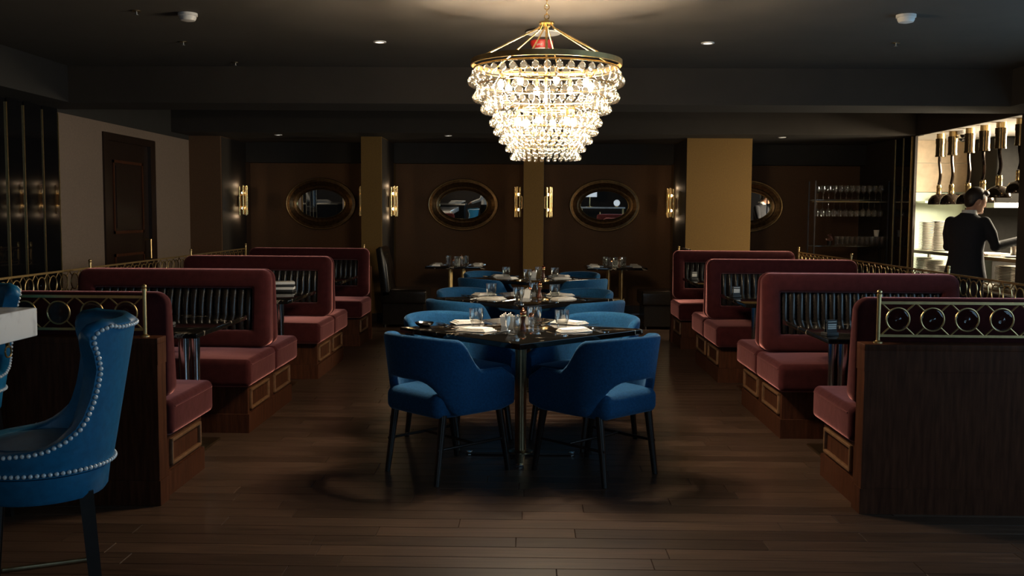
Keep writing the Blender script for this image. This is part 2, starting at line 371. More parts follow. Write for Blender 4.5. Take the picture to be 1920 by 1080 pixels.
# ------------------------------------------------------------------ oval mirrors, sconces
def oval_ring(prof, a, b, n=56):
    """prof: list of (inset, depth toward -y)"""
    mb = MB(); loops = []
    for ins, dep in prof:
        loops.append([((a - ins) * math.cos(2 * PI * i / n), -dep, (b - ins) * math.sin(2 * PI * i / n)) for i in range(n)])
    return mb, loops
def make_mirror(x, label):
    t = thing('oval_mirror', label, 'mirror', (x, YB - .001, 1.57), 0, 'oval mirrors on the back wall')
    mb, L = oval_ring([(0, .0), (0, .03), (.012, .05), (.05, .056), (.085, .035), (.10, .028), (.115, .036), (.145, .03), (.165, .016), (.165, .0)], .51, .375)
    mb.loft(L, False, False); part('frame', mb, 'frame_bronze', t)
    mb, L = oval_ring([(.0, .055), (.004, .06), (.010, .058), (.012, .05)], .505, .37); mb.loft(L, False, False); part('rim', mb, 'brass', t)
    mb, L = oval_ring([(.152, .030), (.158, .034), (.166, .030), (.17, .018)], .51, .375); mb.loft(L, False, False); part('inner_rim', mb, 'brass_bright', t)
    mb = MB(); n = 56
    mb.loft([[(.345 * math.cos(2 * PI * i / n), d, .21 * math.sin(2 * PI * i / n)) for i in range(n)] for d in (-.008, -.014)])
    part('glass', mb, 'mirror', t, rot=(math.radians(1.2), 0, 0))
    return t
make_mirror(-3.029, 'oval bronze mirror on the wall nearest the dark door')
make_mirror(-.961, 'oval bronze mirror between middle column and the door-side column')
make_mirror(1.082, 'oval bronze mirror between middle column and wide column')
make_mirror(3.137, 'oval bronze mirror half hidden behind the wide column')

def make_sconce(x, sx, y, label):
    t = thing('wall_sconce', label, 'sconce', (x, y, 1.40), 0, 'brass tube sconces')
    part('back_plate', MB().rbox(0, -.05, .12, sx * .02, .05, .28, .006), 'brass', t)
    part('bar', MB().cyl((sx * .02, -.08, .28), (sx * .02, .09, .28), .008).cyl((sx * .02, -.08, .12), (sx * .02, .09, .12), .008), 'brass', t)
    tb = MB().cyl((0, 0, 0), (0, 0, .40), .0125, n=10).cyl((0, 0, .02), (0, 0, .05), .016, n=10).cyl((0, 0, .35), (0, 0, .38), .016, n=10)
    tm = tb.mesh('tube', 'brass_bright')
    for k in range(6):
        a = math.radians(-75 + 30 * k); link('tube', tm, t, (sx * (.015 + .095 * math.cos(a)), .115 * math.sin(a), .012 * (k % 2)))
    for z in (.10, .31):
        part('bulb', MB().ball((sx * .055, 0, z), .018), 'sconce_bulb', t)
        d = bpy.data.lights.new('sconce_light', 'POINT'); d.energy = .5; d.color = WARM; d.shadow_soft_size = 0.0
        link('sconce_light', d, t, (sx * .045, 0, z + (.105 if z > .2 else -.115)))
make_sconce(-4.053, 1, 13.87, 'brass tube sconce on black panel nearest the dark door')
make_sconce(-2.225, -1, 13.75, 'brass tube sconce on the door-side column facing the dark door')
make_sconce(-1.933, 1, 13.75, 'brass tube sconce on the door-side column facing the middle')
make_sconce(-.093, -1, 13.75, 'brass tube sconce on the middle column facing the door side')
make_sconce(.195, 1, 13.75, 'brass tube sconce on the middle column facing the kitchen side')
make_sconce(2.033, -1, 14.0, 'brass tube sconce on the wide column facing the middle')

# ------------------------------------------------------------------ ceiling fixtures
def downlight(x, y, z, lit, label, grp):
    t = thing('recessed_downlight', label, 'downlight', (x, y, z), 0, grp)
    part('ring', MB().lathe([(.032, 0), (.05, 0), (.05, -.006), (.036, -.008), (.032, -.002)], 20, caps=False), 'white_plastic', t)
    part('lens', MB().lathe([(.033, -.001), (.033, -.004)], 18), 'led', t)
for x, y in ((-1.135, 7.58), (1.321, 7.58)):
    downlight(x, y, 2.73, True, 'lit recessed downlight on the ceiling %s' % ('on the door side' if x < 0 else 'on the kitchen side'), 'downlights by the chandelier')
for x in (-3.242, -1.053, .755, 3.213):
    downlight(x, 12.87, 2.44, True, 'small recessed downlight on the low ceiling before the mirrors', 'downlights on the low ceiling')
for x, y, lab in ((-2.226, 6.535, 'round white smoke detector on the ceiling, door side'), (2.397, 6.52, 'round white smoke detector on the ceiling, kitchen side')):
    t = thing('smoke_detector', lab, 'detector', (x, y, 2.73))
    part('base', MB().lathe([(.0001, 0), (.062, 0), (.062, -.018), (.0001, -.018)], 24, caps=False), 'white_plastic', t)
    part('cover', MB().lathe([(.052, -.018), (.054, -.03), (.046, -.046), (.02, -.052), (.0001, -.052)], 24, caps=False), 'white_plastic', t)
for x, y in ((-2.53, 6.454), (-2.63, 7.608), (-2.54, 8.647), (2.708, 7.55)):
    t = thing('sprinkler', 'small ceiling sprinkler head with round plate', 'sprinkler', (x, y, 2.73), 0, 'ceiling sprinklers')
    part('plate', MB().lathe([(.03, 0), (.03, -.005), (.008, -.008)], 16), 'bronze', t)
    part('head', MB().cyl((0, 0, -.006), (0, 0, -.025), .006).cyl((0, 0, -.025), (0, 0, -.028), .014), 'steel', t)
t = thing('ceiling_disc', 'flat white disc hanging below ceiling behind the chandelier rods', 'disc', (.088, 7.12, 2.73))
part('disc', MB().lathe([(.0001, -.002), (.115, -.002), (.125, -.012), (.12, -.02), (.0001, -.022)], 32, caps=False), 'white_plastic', t)
part('rim', MB().torus((0, 0, -.008), .124, .006, n=36), 'dark_leg', t)
t = thing('fire_alarm', 'red ceiling fire alarm strobe lettered in white', 'alarm', (.082, 7.54, 2.73))
part('body', MB().lathe([(.0001, 0), (.085, 0), (.085, -.02), (.07, -.055), (.0001, -.055)], 28, caps=False), 'red_plastic', t)
part('strobe_base', MB().lathe([(.0001, -.055), (.058, -.055), (.05, -.072), (.0001, -.072)], 24, caps=False), 'white_plastic', t)
part('strobe', MB().ball((0, 0, -.085), .022), 'glass', t)
tm = text_mesh('FIRE', .034); tm.materials.append(MAT['white_plastic'])
link('lettering', tm, t, (-.024, -.0775, -.034), (math.radians(90 - 20), 0, -.28))

# ------------------------------------------------------------------ chandelier
CX, CY = .092, 5.93
ch = thing('chandelier', 'large round tiered glass-drop chandelier hanging over the first dining table', 'chandelier', (CX, CY, 2.73))
part('canopy', MB().lathe([(.0001, 0), (.065, 0), (.065, -.012), (.03, -.03), (.008, -.036), (.0001, -.036)], 24, caps=False), 'brass_bright', ch)
ln = MB()
for k in range(4): ln.torus((0, 0, -.05 - .027 * k), .014, .0032, 'Y' if k % 2 else 'X', 14, 6, 1, 1)
part('chain', ln, 'brass_bright', ch)
part('hub', MB().lathe([(.0001, -.145), (.012, -.145), (.012, -.158), (.045, -.162), (.045, -.172), (.02, -.176), (.02, -.19), (.0001, -.19)], 20, caps=False), 'brass_bright', ch)
for k in range(6):
    a = 2 * PI * (k + .30) / 6
    part('rod', MB().tube([(.03 * math.cos(a), .03 * math.sin(a), -.168), (.05 * math.cos(a), .05 * math.sin(a), -.2), (.42 * math.cos(a), .42 * math.sin(a), -.395)], .0048), 'brass_bright', ch)
part('band', MB().lathe([(.438, -.39), (.444, -.388), (.444, -.418), (.438, -.42), (.436, -.405), (.438, -.39)], 64, caps=False), 'brass', ch)
TIERS = [(.425, 2.25), (.398, 2.155), (.352, 2.085), (.302, 2.005), (.280, 1.95), (.249, 1.897), (.212, 1.847), (.187, 1.795)]
pend = []
for k, (R, z) in enumerate(TIERS):
    part('tier_ring', MB().torus((0, 0, z + .045 - 2.73), R, .005, n=48, m=6), 'brass_bright', ch)
    sp = .066 - .0042 * k; n = int(2 * PI * R / sp); s = 1.12 - .075 * k
    for row in range(2):
        for j in range(n):
            a = 2 * PI * (j + .5 * row) / n; rr = R + (.012 if row else -.004)
            pend.append((rr * math.cos(a), rr * math.sin(a), z - 2.73 - (.026 * s if row else -.012), s * (1.0 if row else .8)))
dprof = [(.0006, .034), (.0035, .032), (.004, .026), (.011, .0225), (.019, .014), (.0232, .003), (.0232, -.006), (.019, -.016), (.011, -.0235), (.0006, -.0265)]
dm = MB().lathe(dprof, 12).mesh('glass_drop', 'crystal')
pend.sort(key=lambda p: p[1]); rest = MB()
for q, (x, y, z, s) in enumerate(pend):
    if q < 300: link('glass_drop', dm, ch, (x, y, z), (0, 0, 0), (s, s, s))
    else: rest.lathe([(r * s, zz * s) for r, zz in dprof], 8, (x, y, z))
tag(part('glass_drops_rear', rest, 'crystal', ch, fix=False), kind='stuff')
lights = []
for R, z, n in ((.27, 2.20, 8), (.17, 1.99, 6)):
    for j in range(n):
        a = 2 * PI * (j + .25) / n; x, y = R * math.cos(a), R * math.sin(a)
        part('bulb', MB().ball((x, y, z - 2.73), .017, 10, 8, (1, 1, 1.5)), 'bulb', ch)
        part('socket', MB().cyl((x, y, z - 2.73 + .02), (x, y, z - 2.73 + .07), .010), 'brass_bright', ch)
    part('lamp_ring', MB().torus((0, 0, z + .07 - 2.73), R, .006, n=36, m=6), 'brass_bright', ch)
    for j in range(4):
        a = 2 * PI * (j + .5) / 4; x, y = R * math.cos(a), R * math.sin(a)
        d = bpy.data.lights.new('bulb_light', 'POINT'); d.energy = 27; d.color = (1.0, .84, .63); d.shadow_soft_size = .03
        link('bulb_light', d, ch, (x, y, z - 2.73 - .03))
part('stem', MB().cyl((0, 0, -.19), (0, 0, -.72), .008), 'brass_bright', ch)
part('lamp_arm', MB().cyl((-.27, 0, -.46), (.27, 0, -.46), .004).cyl((0, -.27, -.46), (0, .27, -.46), .004).cyl((-.17, 0, -.67), (.17, 0, -.67), .004).cyl((0, -.17, -.67), (0, .17, -.67), .004), 'brass_bright', ch)

# ------------------------------------------------------------------ booths
LEN = 1.36
BZ = 1.045
def back_meshes(sx, sy):
    """backrest whose rear face lies at y=0 and whose front looks toward sy; aisle end at x=0, body toward sx"""
    z0, z1 = .50, BZ; n = 10
    def rrect(x0, x1, za, zb, r):
        pts = []
        for cx, cz, a0 in ((x1 - r, zb - r, 0), (x0 + r, zb - r, 90), (x0 + r, za + r, 180), (x1 - r, za + r, 270)):
            for i in range(n + 1):
                a = math.radians(a0 + 90 * i / n); pts.append((cx + r * math.cos(a), cz + r * math.sin(a)))
        return pts
    def T(z): return .15 - .065 * (z - z0) / (z1 - z0)
    loops = []
    for ins, dy, r in ((.012, 0, .06), (0, .012, .065), (0, None, .07)):
        loops.append([(x, (dy if dy is not None else T(z) - .035), z) for x, z in rrect(ins, LEN - ins, z0 + ins, z1 - ins, r)])
    for ins, dd, r in ((.004, .02, .066), (.014, .007, .058), (.032, 0, .05)):
        loops.append([(x, T(z) - dd, z) for x, z in rrect(ins, LEN - ins, z0 + ins, z1 - ins, r)])
    for ins, dd, r in ((.10, -.004, .02), (.115, .004, .016), (.122, .018, .014), (.124, .042, .012)):
        a = rrect(ins, LEN - ins, .625 + (ins - .124), .915 - (ins - .124), r)
        loops.append([(x, T(z) - dd, z) for x, z in a])
    mb = MB(); mb.loft([[(sx * x, sy * y, z) for x, y, z in l] for l in loops], True, True)
    frame = mb.mesh('backrest', 'velvet', angle=60)
    cw = (LEN - .25) / 20
    loops = []
    for j in range(9):
        zz = .626 + .288 * j / 8; e = math.sin(PI * min(max((j + .35) / 8.7, .0), 1)) ** .35
        loops.append([(sx * (cw * i / 8 - cw / 2) * .985, sy * (T(zz) - .041 + .030 * math.sin(PI * i / 8) ** .6 * e), zz) for i in range(9)])
    mb = MB(); mb.loft(loops, False, False, False)
    chan = mb.mesh('channel', 'black_leather', angle=80)
    return frame, chan, cw
def seat_fn(x, y, z, h):
    k = (1 - (x / h[0]) ** 4) * (1 - (y / h[1]) ** 4)
    return (x, y, z + (.012 * k if z > 0 else 0))
BM = {}
def bench_parts(sx, sy):
    if (sx, sy) in BM: return BM[(sx, sy)]
    d = {}
    # carcass: plinth, base with a framed panel on the aisle end
    d['base'] = MB().box(sx * .03, 0, 0, sx * LEN, sy * .57, .315).box(sx * .04, 0, 0, sx * LEN, sy * .55, .10).mesh('base', 'wood', smooth=False)
    d['plinth'] = MB().box(sx * .018, sy * .002, 0, sx * LEN, sy * .585, .125).mesh('plinth', 'wood', smooth=False)
    f = MB(); y0, y1, za, zb, t = .075, .53, .145, .285, .02
    for a in ((y0, za, y1, za + t), (y0, zb - t, y1, zb), (y0, za, y0 + t, zb), (y1 - t, za, y1, zb)):
        f.rbox(sx * .012, sy * a[0], a[1], sx * .035, sy * a[2], a[3], .007, 2)
    d['panel_moulding'] = f.mesh('panel_moulding', 'wood_trim')
    d['seat'] = MB().rbox(sx * -.015, sy * .004, .315, sx * LEN, sy * .665, .495, .035, 3, 4, seat_fn).mesh('seat', 'velvet', angle=70)
    d['seam'] = MB().tube([(sx * -.0165, sy * .04, .462), (sx * -.0165, sy * .63, .462)], .0035, 6).mesh('seam', 'velvet')
    d['back'], d['chan'], d['cw'] = back_meshes(sx, sy)
    BM[(sx, sy)] = d
    return d
def make_bench(side, yc, sy, label, group):
    sx = side; x0 = 1.62 if side > 0 else -1.81
    p = bench_parts(sx, sy)
    t = thing('booth_bench', label, 'bench', (x0, yc, 0), 0, group)
    link('base', p['base'], t); link('plinth', p['plinth'], t); link('panel_moulding', p['panel_moulding'], t)
    s = link('seat', p['seat'], t); link('seam', p['seam'], s)
    b = link('backrest', p['back'], t, (0, sy * .003, 0))
    b['label'] = 'maroon velvet back with black channelled leather inset'
    for k in range(20): link('channel', p['chan'], b, (sx * (.125 + p['cw'] * (k + .5)), 0, 0))
    return t
ROW = {1: 'kitchen-side row', -1: 'door-side row'}
CENT = [7.0, 9.14, 11.28]
ORD = ['first', 'second', 'third']
for side in (1, -1):
    g = 'maroon booth benches in the ' + ROW[side]
    make_bench(side, 4.93, 1, 'maroon velvet booth bench against the end partition by the bar stools, %s' % ROW[side], g)
    for i, yc in enumerate(CENT):
        make_bench(side, yc, -1, '%s maroon velvet booth bench with leather back facing the bar stools, %s' % (ORD[i], ROW[side]), g)
        if i < 2: make_bench(side, yc, 1, '%s maroon velvet booth bench facing the mirrors, behind another, %s' % (ORD[i], ROW[side]), g)

# partitions (knee walls) around the booths
def partition(x0, y0, x1, y1, label):
    t = thing('booth_partition', label, 'partition', (min(x0, x1), min(y0, y1), 0))
    w_, d_ = abs(x1 - x0), abs(y1 - y0)
    part('panel', MB().box(0, 0, .0, w_, d_, .815), 'wood', t, smooth=False)
    part('cap', MB().rbox(-.004, -.004, .80, w_ + .004, d_ + .004, .832, .004, 2), 'wood', t)
    part('lower_board', MB().box(-.006, -.006, 0, w_ + .006, d_ + .006, .125), 'wood', t, smooth=False)
    part('top_board', MB().box(-.003, -.003, .70, w_ + .003, d_ + .003, .802), 'wood', t, smooth=False)
for side in (1, -1):
    xa = 1.622 if side > 0 else -1.812; xo = xa + side * (LEN + .02); xo2 = xo + side * .11
    partition(xa, 4.79, xo2, 4.90, 'dark wood partition panel at the bar-stool end of the %s' % ROW[side])
    partition(xo, 4.91, xo2, 11.29, 'long low dark wood partition along the outer side of the %s' % ROW[side])
    partition(xa, 11.30, xo2, 11.40, 'dark wood partition panel at the mirror end of the %s' % ROW[side])

# brass gallery rails with bullseye glass rings; built along +x, post at the start
def gallery(p0, p1, label, end_post, grp='brass gallery rails on the booth partitions'):
    p0 = Vector(p0); p1 = Vector(p1); L = (p1 - p0).length; a = math.atan2(p1.y - p0.y, p1.x - p0.x)
    t = thing('gallery_rail', label, 'rail', p0, a, grp)
    n = max(1, round((L - .02) / .159)); sp = (L - .02) / n
    def post(x):
        o = part('post', MB().cyl((0, 0, .006), (0, 0, .232), .0095, n=12).lathe([(.0001, 0), (.022, 0), (.022, .006), (.013, .010), (.0095, .014)], 16, caps=False), 'brass', t, (x, 0, 0))
        part('finial', MB().cyl((0, 0, .226), (0, 0, .238), .012).ball((0, 0, .248), .0125), 'brass', o)
    post(0)
    if end_post: post(L)
    part('top_bar', MB().box(0, -.006, .190, L - (0 if end_post else .024), .006, .203), 'brass', t, smooth=False)
    part('bottom_bar', MB().box(0, -.006, .030, L - (0 if end_post else .024), .006, .042), 'brass', t, smooth=False)
    for k in range(n):
        x = .01 + sp * (k + .5)
        r = link('ring', GR['ring'], t, (x, 0, .116))
        link('bullseye_glass', GR['eye'], r)
        for sx in (-1, 1):
            for sz in (-1, 1): link('link', GR['link%d%d' % (sx, sz)], t, (x, 0, .116))
    return t
GR = {}
GR['ring'] = MB().torus((0, 0, 0), .056, .0042, 'Y', 30, 7).mesh('ring', 'brass')
ep = MB(); m_ = 22
prof = [(.053, .0), (.045, .003), (.035, .0015), (.026, .0035), (.016, .002), (.010, .007), (.0004, .010)]
ep.loft([[(r * math.cos(2 * PI * i / m_), -y, r * math.sin(2 * PI * i / m_)) for i in range(m_)] for r, y in prof] , False, True)
ep.loft([[(r * math.cos(2 * PI * i / m_), y * .4 + .001, r * math.sin(2 * PI * i / m_)) for i in range(m_)] for r, y in prof] , False, True)
GR['eye'] = ep.mesh('bullseye_glass', 'bullseye')
for sx in (-1, 1):
    for sz in (-1, 1):
        c = math.cos(math.radians(45)) * .056
        GR['link%d%d' % (sx, sz)] = MB().cyl((sx * c, 0, sz * c), (sx * .079, 0, sz * .076), .004, n=6).mesh('link', 'brass')
for side in (1, -1):
    xa = 1.70 if side > 0 else -1.89; xo = (1.622 if side > 0 else -1.812) + side * (LEN + .075)
    gallery((xa, 4.845, .832), (xo, 4.845, .832), 'brass gallery rail with bullseye rings on the bar-stool end of the %s' % ROW[side], False)
    ys = [4.845, 7.3, 9.5, 11.35]
    for i in range(3):
        nm = ('stretch nearest the bar stools', 'middle stretch', 'stretch nearest the mirrors')[i]
        gallery((xo, ys[i], .832), (xo, ys[i + 1], .832), 'brass gallery rail along the %s, %s' % (ROW[side], nm), i == 2)
    gallery((xa, 11.35, .832), (xo - side * .07, 11.35, .832), 'brass gallery rail on the mirror end of the %s' % ROW[side], False)

# booth tables, card holders
def box_menu(name, x, y, z, rz, label, grp):
    t = thing(name, label, 'card holder', (x, y, z), rz, grp)
    part('holder', MB().rbox(-.04, -.03, 0, .04, .03, .022, .004), 'black_paper', t)
    for k in range(2):
        c = part('card', MB().box(-.034, -.02 + .02 * k, .02, .034, -.014 + .02 * k, .092), 'black_paper', t, smooth=False)
        s = MB()
        for q in range(3): s.box(-.028, -.0215 + .02 * k, .040 + q * .011, .028, -.0205 + .02 * k, .048 + q * .011)
        s.box(-.028, -.0215 + .02 * k, .080, .028, -.0205 + .02 * k, .084)
        part('printed_bars', s, 'paper', c, smooth=False)
for side in (1, -1):
    for i, yc in enumerate((6.03, 8.16, 10.30)):
        xa = 1.635 if side > 0 else -1.835; xe = xa + side * (LEN - .05)
        nth = ('first booth from the bar stools', 'second booth from the bar stools', 'booth nearest the mirrors')[i]
        t = thing('booth_table', 'black marble booth table in the %s, %s' % (nth, ROW[side]), 'table', (xa + side * LEN / 2, yc, 0), 0, 'booth tables in the ' + ROW[side])
        hx = (LEN - .06) / 2; hw = .50
        part('tabletop', MB().rbox(-hx, -hw, .735, hx, hw, .765, .006, 2), 'black_marble', t)
        for cx, cy in ((-side * .435, -.10), (-side * .435, .10), (side * .3, 0)):
            part('column', MB().cyl((cx, cy, .012), (cx, cy, .735), .032, n=20), 'chrome', t)
        for fx in (-side * .435, side * .3): part('foot', MB().rbox(fx - .12, -.2, 0, fx + .12, .2, .014, .005, 2), 'bronze', t)
        box_menu('card_holder', xa + side * (.08 if side > 0 else .34), yc + (-.36, .12, .1)[i] * (1 if side > 0 else .3), .7655, .35 * side, 'small black card holder with striped white print, %s, %s' % (nth, ROW[side]), 'card holders on booth tables')
        if side < 0 and i == 1:
            for k in range(4):
                m = MB().rbox(-.09, -.065, 0, .09, .065, .022, .003, 2).mesh('folded_cloth', 'napkin' if k % 2 else 'black_paper')
                tag(link('folded_cloth', m, None, (xa + side * .27, yc + .33, .765 + .0225 * k), (0, 0, .1 * k)),
                    '%s folded cloth in the stack on a booth table of the door-side row' % ('white' if k % 2 else 'black'), 'cloth', 'cloth stack on the booth table')

# ------------------------------------------------------------------ blue armchairs
def chair_mesh():
    st = []
    for i in range(9): st.append((.285, .25 - .33 * i / 8, 0.0))
    for i in range(1, 28):
        a = PI * i / 28; st.append((.285 * math.cos(a), -.08 - .215 * math.sin(a), a))
    for i in range(9): st.append((-.285, -.08 + .33 * i / 8, PI))
    loops = []
    N = len(st)
    for k, (x, y, a) in enumerate(st):
        p = Vector((x, y, 0)); q0 = Vector((*st[max(k - 1, 0)][:2], 0)); q1 = Vector((*st[min(k + 1, N - 1)][:2], 0))
        d = (q1 - q0).normalized(); nrm = Vector((-d.y, d.x, 0))          # points inward or outward
        if nrm.dot(p - Vector((0, .0, 0))) < 0: nrm = -nrm
        back = math.sin(a) if 0 < a < PI else 0
        yy = y
        top = .605 + .165 * sstep(.02, -.155, yy) + .03 * back
        bot = .37 + .19 * sstep(.35, .97, back)
        fr = sstep(.25, .16, yy) if back == 0 else 1
        top -= .05 * (1 - fr) ; bot += .02 * (1 - fr)
        th = .05
        sec = []
        M = 7
        for j in range(M + 1):
            z = bot + .012 + (top - bot - .037) * j / M; sec.append((0, z))
        for j in range(1, 6):
            t = PI * j / 6; sec.append((-th / 2 + th / 2 * math.cos(t), top - .025 + .025 * math.sin(t)))
        for j in range(M, -1, -1):
            z = bot + .012 + (top - bot - .037) * j / M; sec.append((-th, z))
        sec += [(-th * .75, bot), (-th * .25, bot)]
        lp = []
        for off, z in sec:
            flare = (.11 * back + .035) * (z - .40)
            if z < .45: flare -= 0
            pp = p + nrm * (off + flare); lp.append((pp.x, pp.y, z))
        loops.append(lp)
    return MB().loft(loops).mesh('shell', 'blue_fabric', angle=75)
CH = {}
CH['shell'] = chair_mesh()
CH['seat'] = MB().rbox(-.25, -.265, .355, .25, .27, .485, .045, 3, 4, lambda x, y, z, h: (x * (1 - .12 * (y < 0) * (y / h[1]) ** 2), y, z + (.018 * (1 - (x / h[0]) ** 2) * (1 - (y / h[1]) ** 2) if z > 0 else 0))).mesh('seat', 'blue_fabric', angle=70)
CH['seam'] = MB().torus((0, 0, .435), .242, .004, 'Z', 40, 6, 1, 1.06).mesh('seam', 'blue_fabric')
LEGS = [(.205, -.20, .215, -.252), (-.205, -.20, -.215, -.252), (.215, .2, .222, .268), (-.215, .2, -.222, .268)]
LM = [MB().cyl((a, b, .375), (c, d, 0), .0225, .0155, 12).mesh('leg', 'dark_leg') for a, b, c, d in LEGS]
CH['str_s'] = [MB().cyl((s * .213, -.245, .19), (s * .219, .235, .19), .008).mesh('stretcher', 'dark_leg') for s in (1, -1)]
CH['str_c'] = MB().cyl((-.216, .02, .19), (.216, .02, .19), .008).mesh('stretcher', 'dark_leg')
def make_chair(x, y, rz, label, group):
    t = thing('armchair', label, 'chair', (x, y, 0), rz, group)
    link('shell', CH['shell'], t); link('seat', CH['seat'], t)
    for m in LM: link('leg', m, t)
    for m in CH['str_s'] + [CH['str_c']]: link('stretcher', m, t)
TN = ['first dining table under the chandelier', 'middle dining table', 'dining table nearest the mirrors']
TP = [(-.045, 5.92), (-.035, 8.06), (.03, 10.58)]
DIRS = [((-.412, -.40), -PI / 4, 'bar-stool and door side'), ((.428, -.395), PI / 4, 'bar-stool and kitchen side'),
        ((-.41, .42), -PI * 3 / 4, 'mirror and door side'), ((.41, .42), PI * 3 / 4, 'mirror and kitchen side')]
for (tx, ty), tn in zip(TP, TN):
    for (dx, dy), rz, sd in DIRS:
        make_chair(tx + dx, ty + dy, rz, 'blue velvet armchair at the %s, %s' % (tn, sd), 'blue armchairs around the dining tables')

# ------------------------------------------------------------------ dining tables and their settings
CUT = {}
fk = MB().box(-.003, -.10, 0, .003, .03, .0025).loft([[(-.003, .03, 0), (.003, .03, 0), (.003, .03, .0025), (-.003, .03, .0025)], [(-.011, .055, .002), (.011, .055, .002), (.011, .055, .0045), (-.011, .055, .0045)]])
for q in range(4): fk.box(-.011 + q * .0065, .055, .002, -.0085 + q * .0065, .098, .0042)
CUT['fork'] = fk.mesh('fork', 'chrome', smooth=False)
CUT['knife'] = MB().box(-.005, -.11, 0, .005, .0, .005).loft([[(-.006, 0, .001), (.007, 0, .001), (.007, 0, .003), (-.006, 0, .003)], [(-.006, .08, .001), (.009, .08, .001), (.009, .08, .0025), (-.006, .08, .0025)], [(-.006, .115, .001), (-.004, .115, .001), (-.004, .115, .002), (-.006, .115, .002)]]).mesh('knife', 'chrome', smooth=False)
CUT['spoon'] = MB().tube([(0, -.10, .002), (0, .04, .004)], .003, 6).ball((0, .065, .006), .026, 14, 6, (.72, 1, .22)).mesh('spoon', 'chrome')
nap = MB()
for q in range(3):
    nap.rbox(-.10 + .006 * q, -.058 + .008 * q, .0066 * q, .10 - .012 * q, .058 - .003 * q, .0066 * q + .007, .0033, 2, 3, lambda x, y, z, h: (x + .08 * y, y + .05 * x, z + .0025 * math.sin(x * 24 + y * 15) * (z > 0)))
CUT['napkin'] = nap.mesh('napkin', 'napkin', angle=70)
gp = [(.0005, 0), (.026, 0), (.029, .006), (.030, .018), (.034, .026), (.043, .055), (.045, .108), (.0435, .108), (.0415, .056), (.032, .030), (.0005, .026)]
CUT['tumbler'] = MB().lathe(gp, 24).mesh('tumbler', 'glass', angle=60)
gp2 = [(.0005, 0), (.026, 0), (.03, .008), (.031, .03), (.036, .12), (.035, .12), (.0295, .03), (.0005, .014)]
CUT['tall'] = MB().lathe(gp2, 20).mesh('tumbler', 'glass', angle=60)
def put(name, mesh, x, y, z, rz, label, cat, grp):
    return tag(link(name, mesh, None, (x, y, z), (0, 0, rz)), label, cat, grp)
ZT = .7655
def setting(tx, ty, dx, dy, rz, where, simple=False, s=.36, ox=0):
    """one place setting; rz is the direction the diner faces (chair rotation)"""
    c, sn = math.cos(rz), math.sin(rz)
    def W(lx, ly): return tx + dx + c * lx - sn * ly, ty + dy + sn * lx + c * ly
    x, y = W(0, 0); put('napkin', CUT['napkin'], x, y, ZT, rz + random.uniform(-.25, .25), 'folded white napkin on the ' + where, 'napkin', 'folded napkins on set tables')
    x, y = W(-.155, .02); put('fork', CUT['fork'], x, y, ZT, rz + random.uniform(-.1, .1), 'silver fork on the ' + where, 'fork', 'forks on set tables')
    x, y = W(.145, .015); put('knife', CUT['knife'], x, y, ZT, rz + random.uniform(-.1, .1), 'silver knife on the ' + where, 'knife', 'knives on set tables')
    if not simple:
        x, y = W(.175, .02); put('spoon', CUT['spoon'], x, y, ZT, rz + random.uniform(-.1, .1), 'silver spoon on the ' + where, 'spoon', 'spoons on set tables')
def pepper_mill(x, y, z, label):
    t = thing('pepper_mill', label, 'pepper mill', (x, y, z), 0, 'pepper mills on tables')
    part('body', MB().lathe([(.0005, 0), (.021, 0), (.022, .008), (.016, .02), (.012, .05), (.015, .075), (.019, .085), (.0005, .088)], 18), 'pepper', t)
    part('head', MB().ball((0, 0, .105), .0195).ball((0, 0, .128), .006), 'copper', t)
    part('collar', MB().lathe([(.0195, .084), (.0205, .088), (.0195, .092)], 18), 'brass_bright', t)
def candle_caddy(x, y, z, label):
    t = thing('sugar_caddy', label, 'caddy', (x, y, z), 0, 'white china caddies on tables')
    o = MB(); a, b, h = .036, .045, .062
    def sq(r, zz): return [(-r, -r * .7, zz), (r, -r * .7, zz), (r, r * .7, zz), (-r, r * .7, zz)]
    o.loft([sq(a, 0), sq(b, h), sq(b - .004, h), sq(a - .004, .006)], True, True)
    part('bowl', o, 'china', t, smooth=False)
    for q in range(7): part('sachet', MB().box(-.034 + q * .010, -.022, .012, -.028 + q * .010, .022, .070 + .006 * (q % 3)), 'paper', t, smooth=False)
def shaker(x, y, z, label, m='glass'):
    t = thing('shaker', label, 'shaker', (x, y, z), 0, 'salt and pepper shakers')
    part('body', MB().lathe([(.0005, 0), (.018, 0), (.019, .02), (.015, .06), (.0005, .06)], 14), m, t)
    part('cap', MB().lathe([(.016, .058), (.017, .07), (.010, .082), (.0005, .085)], 14), 'copper', t)
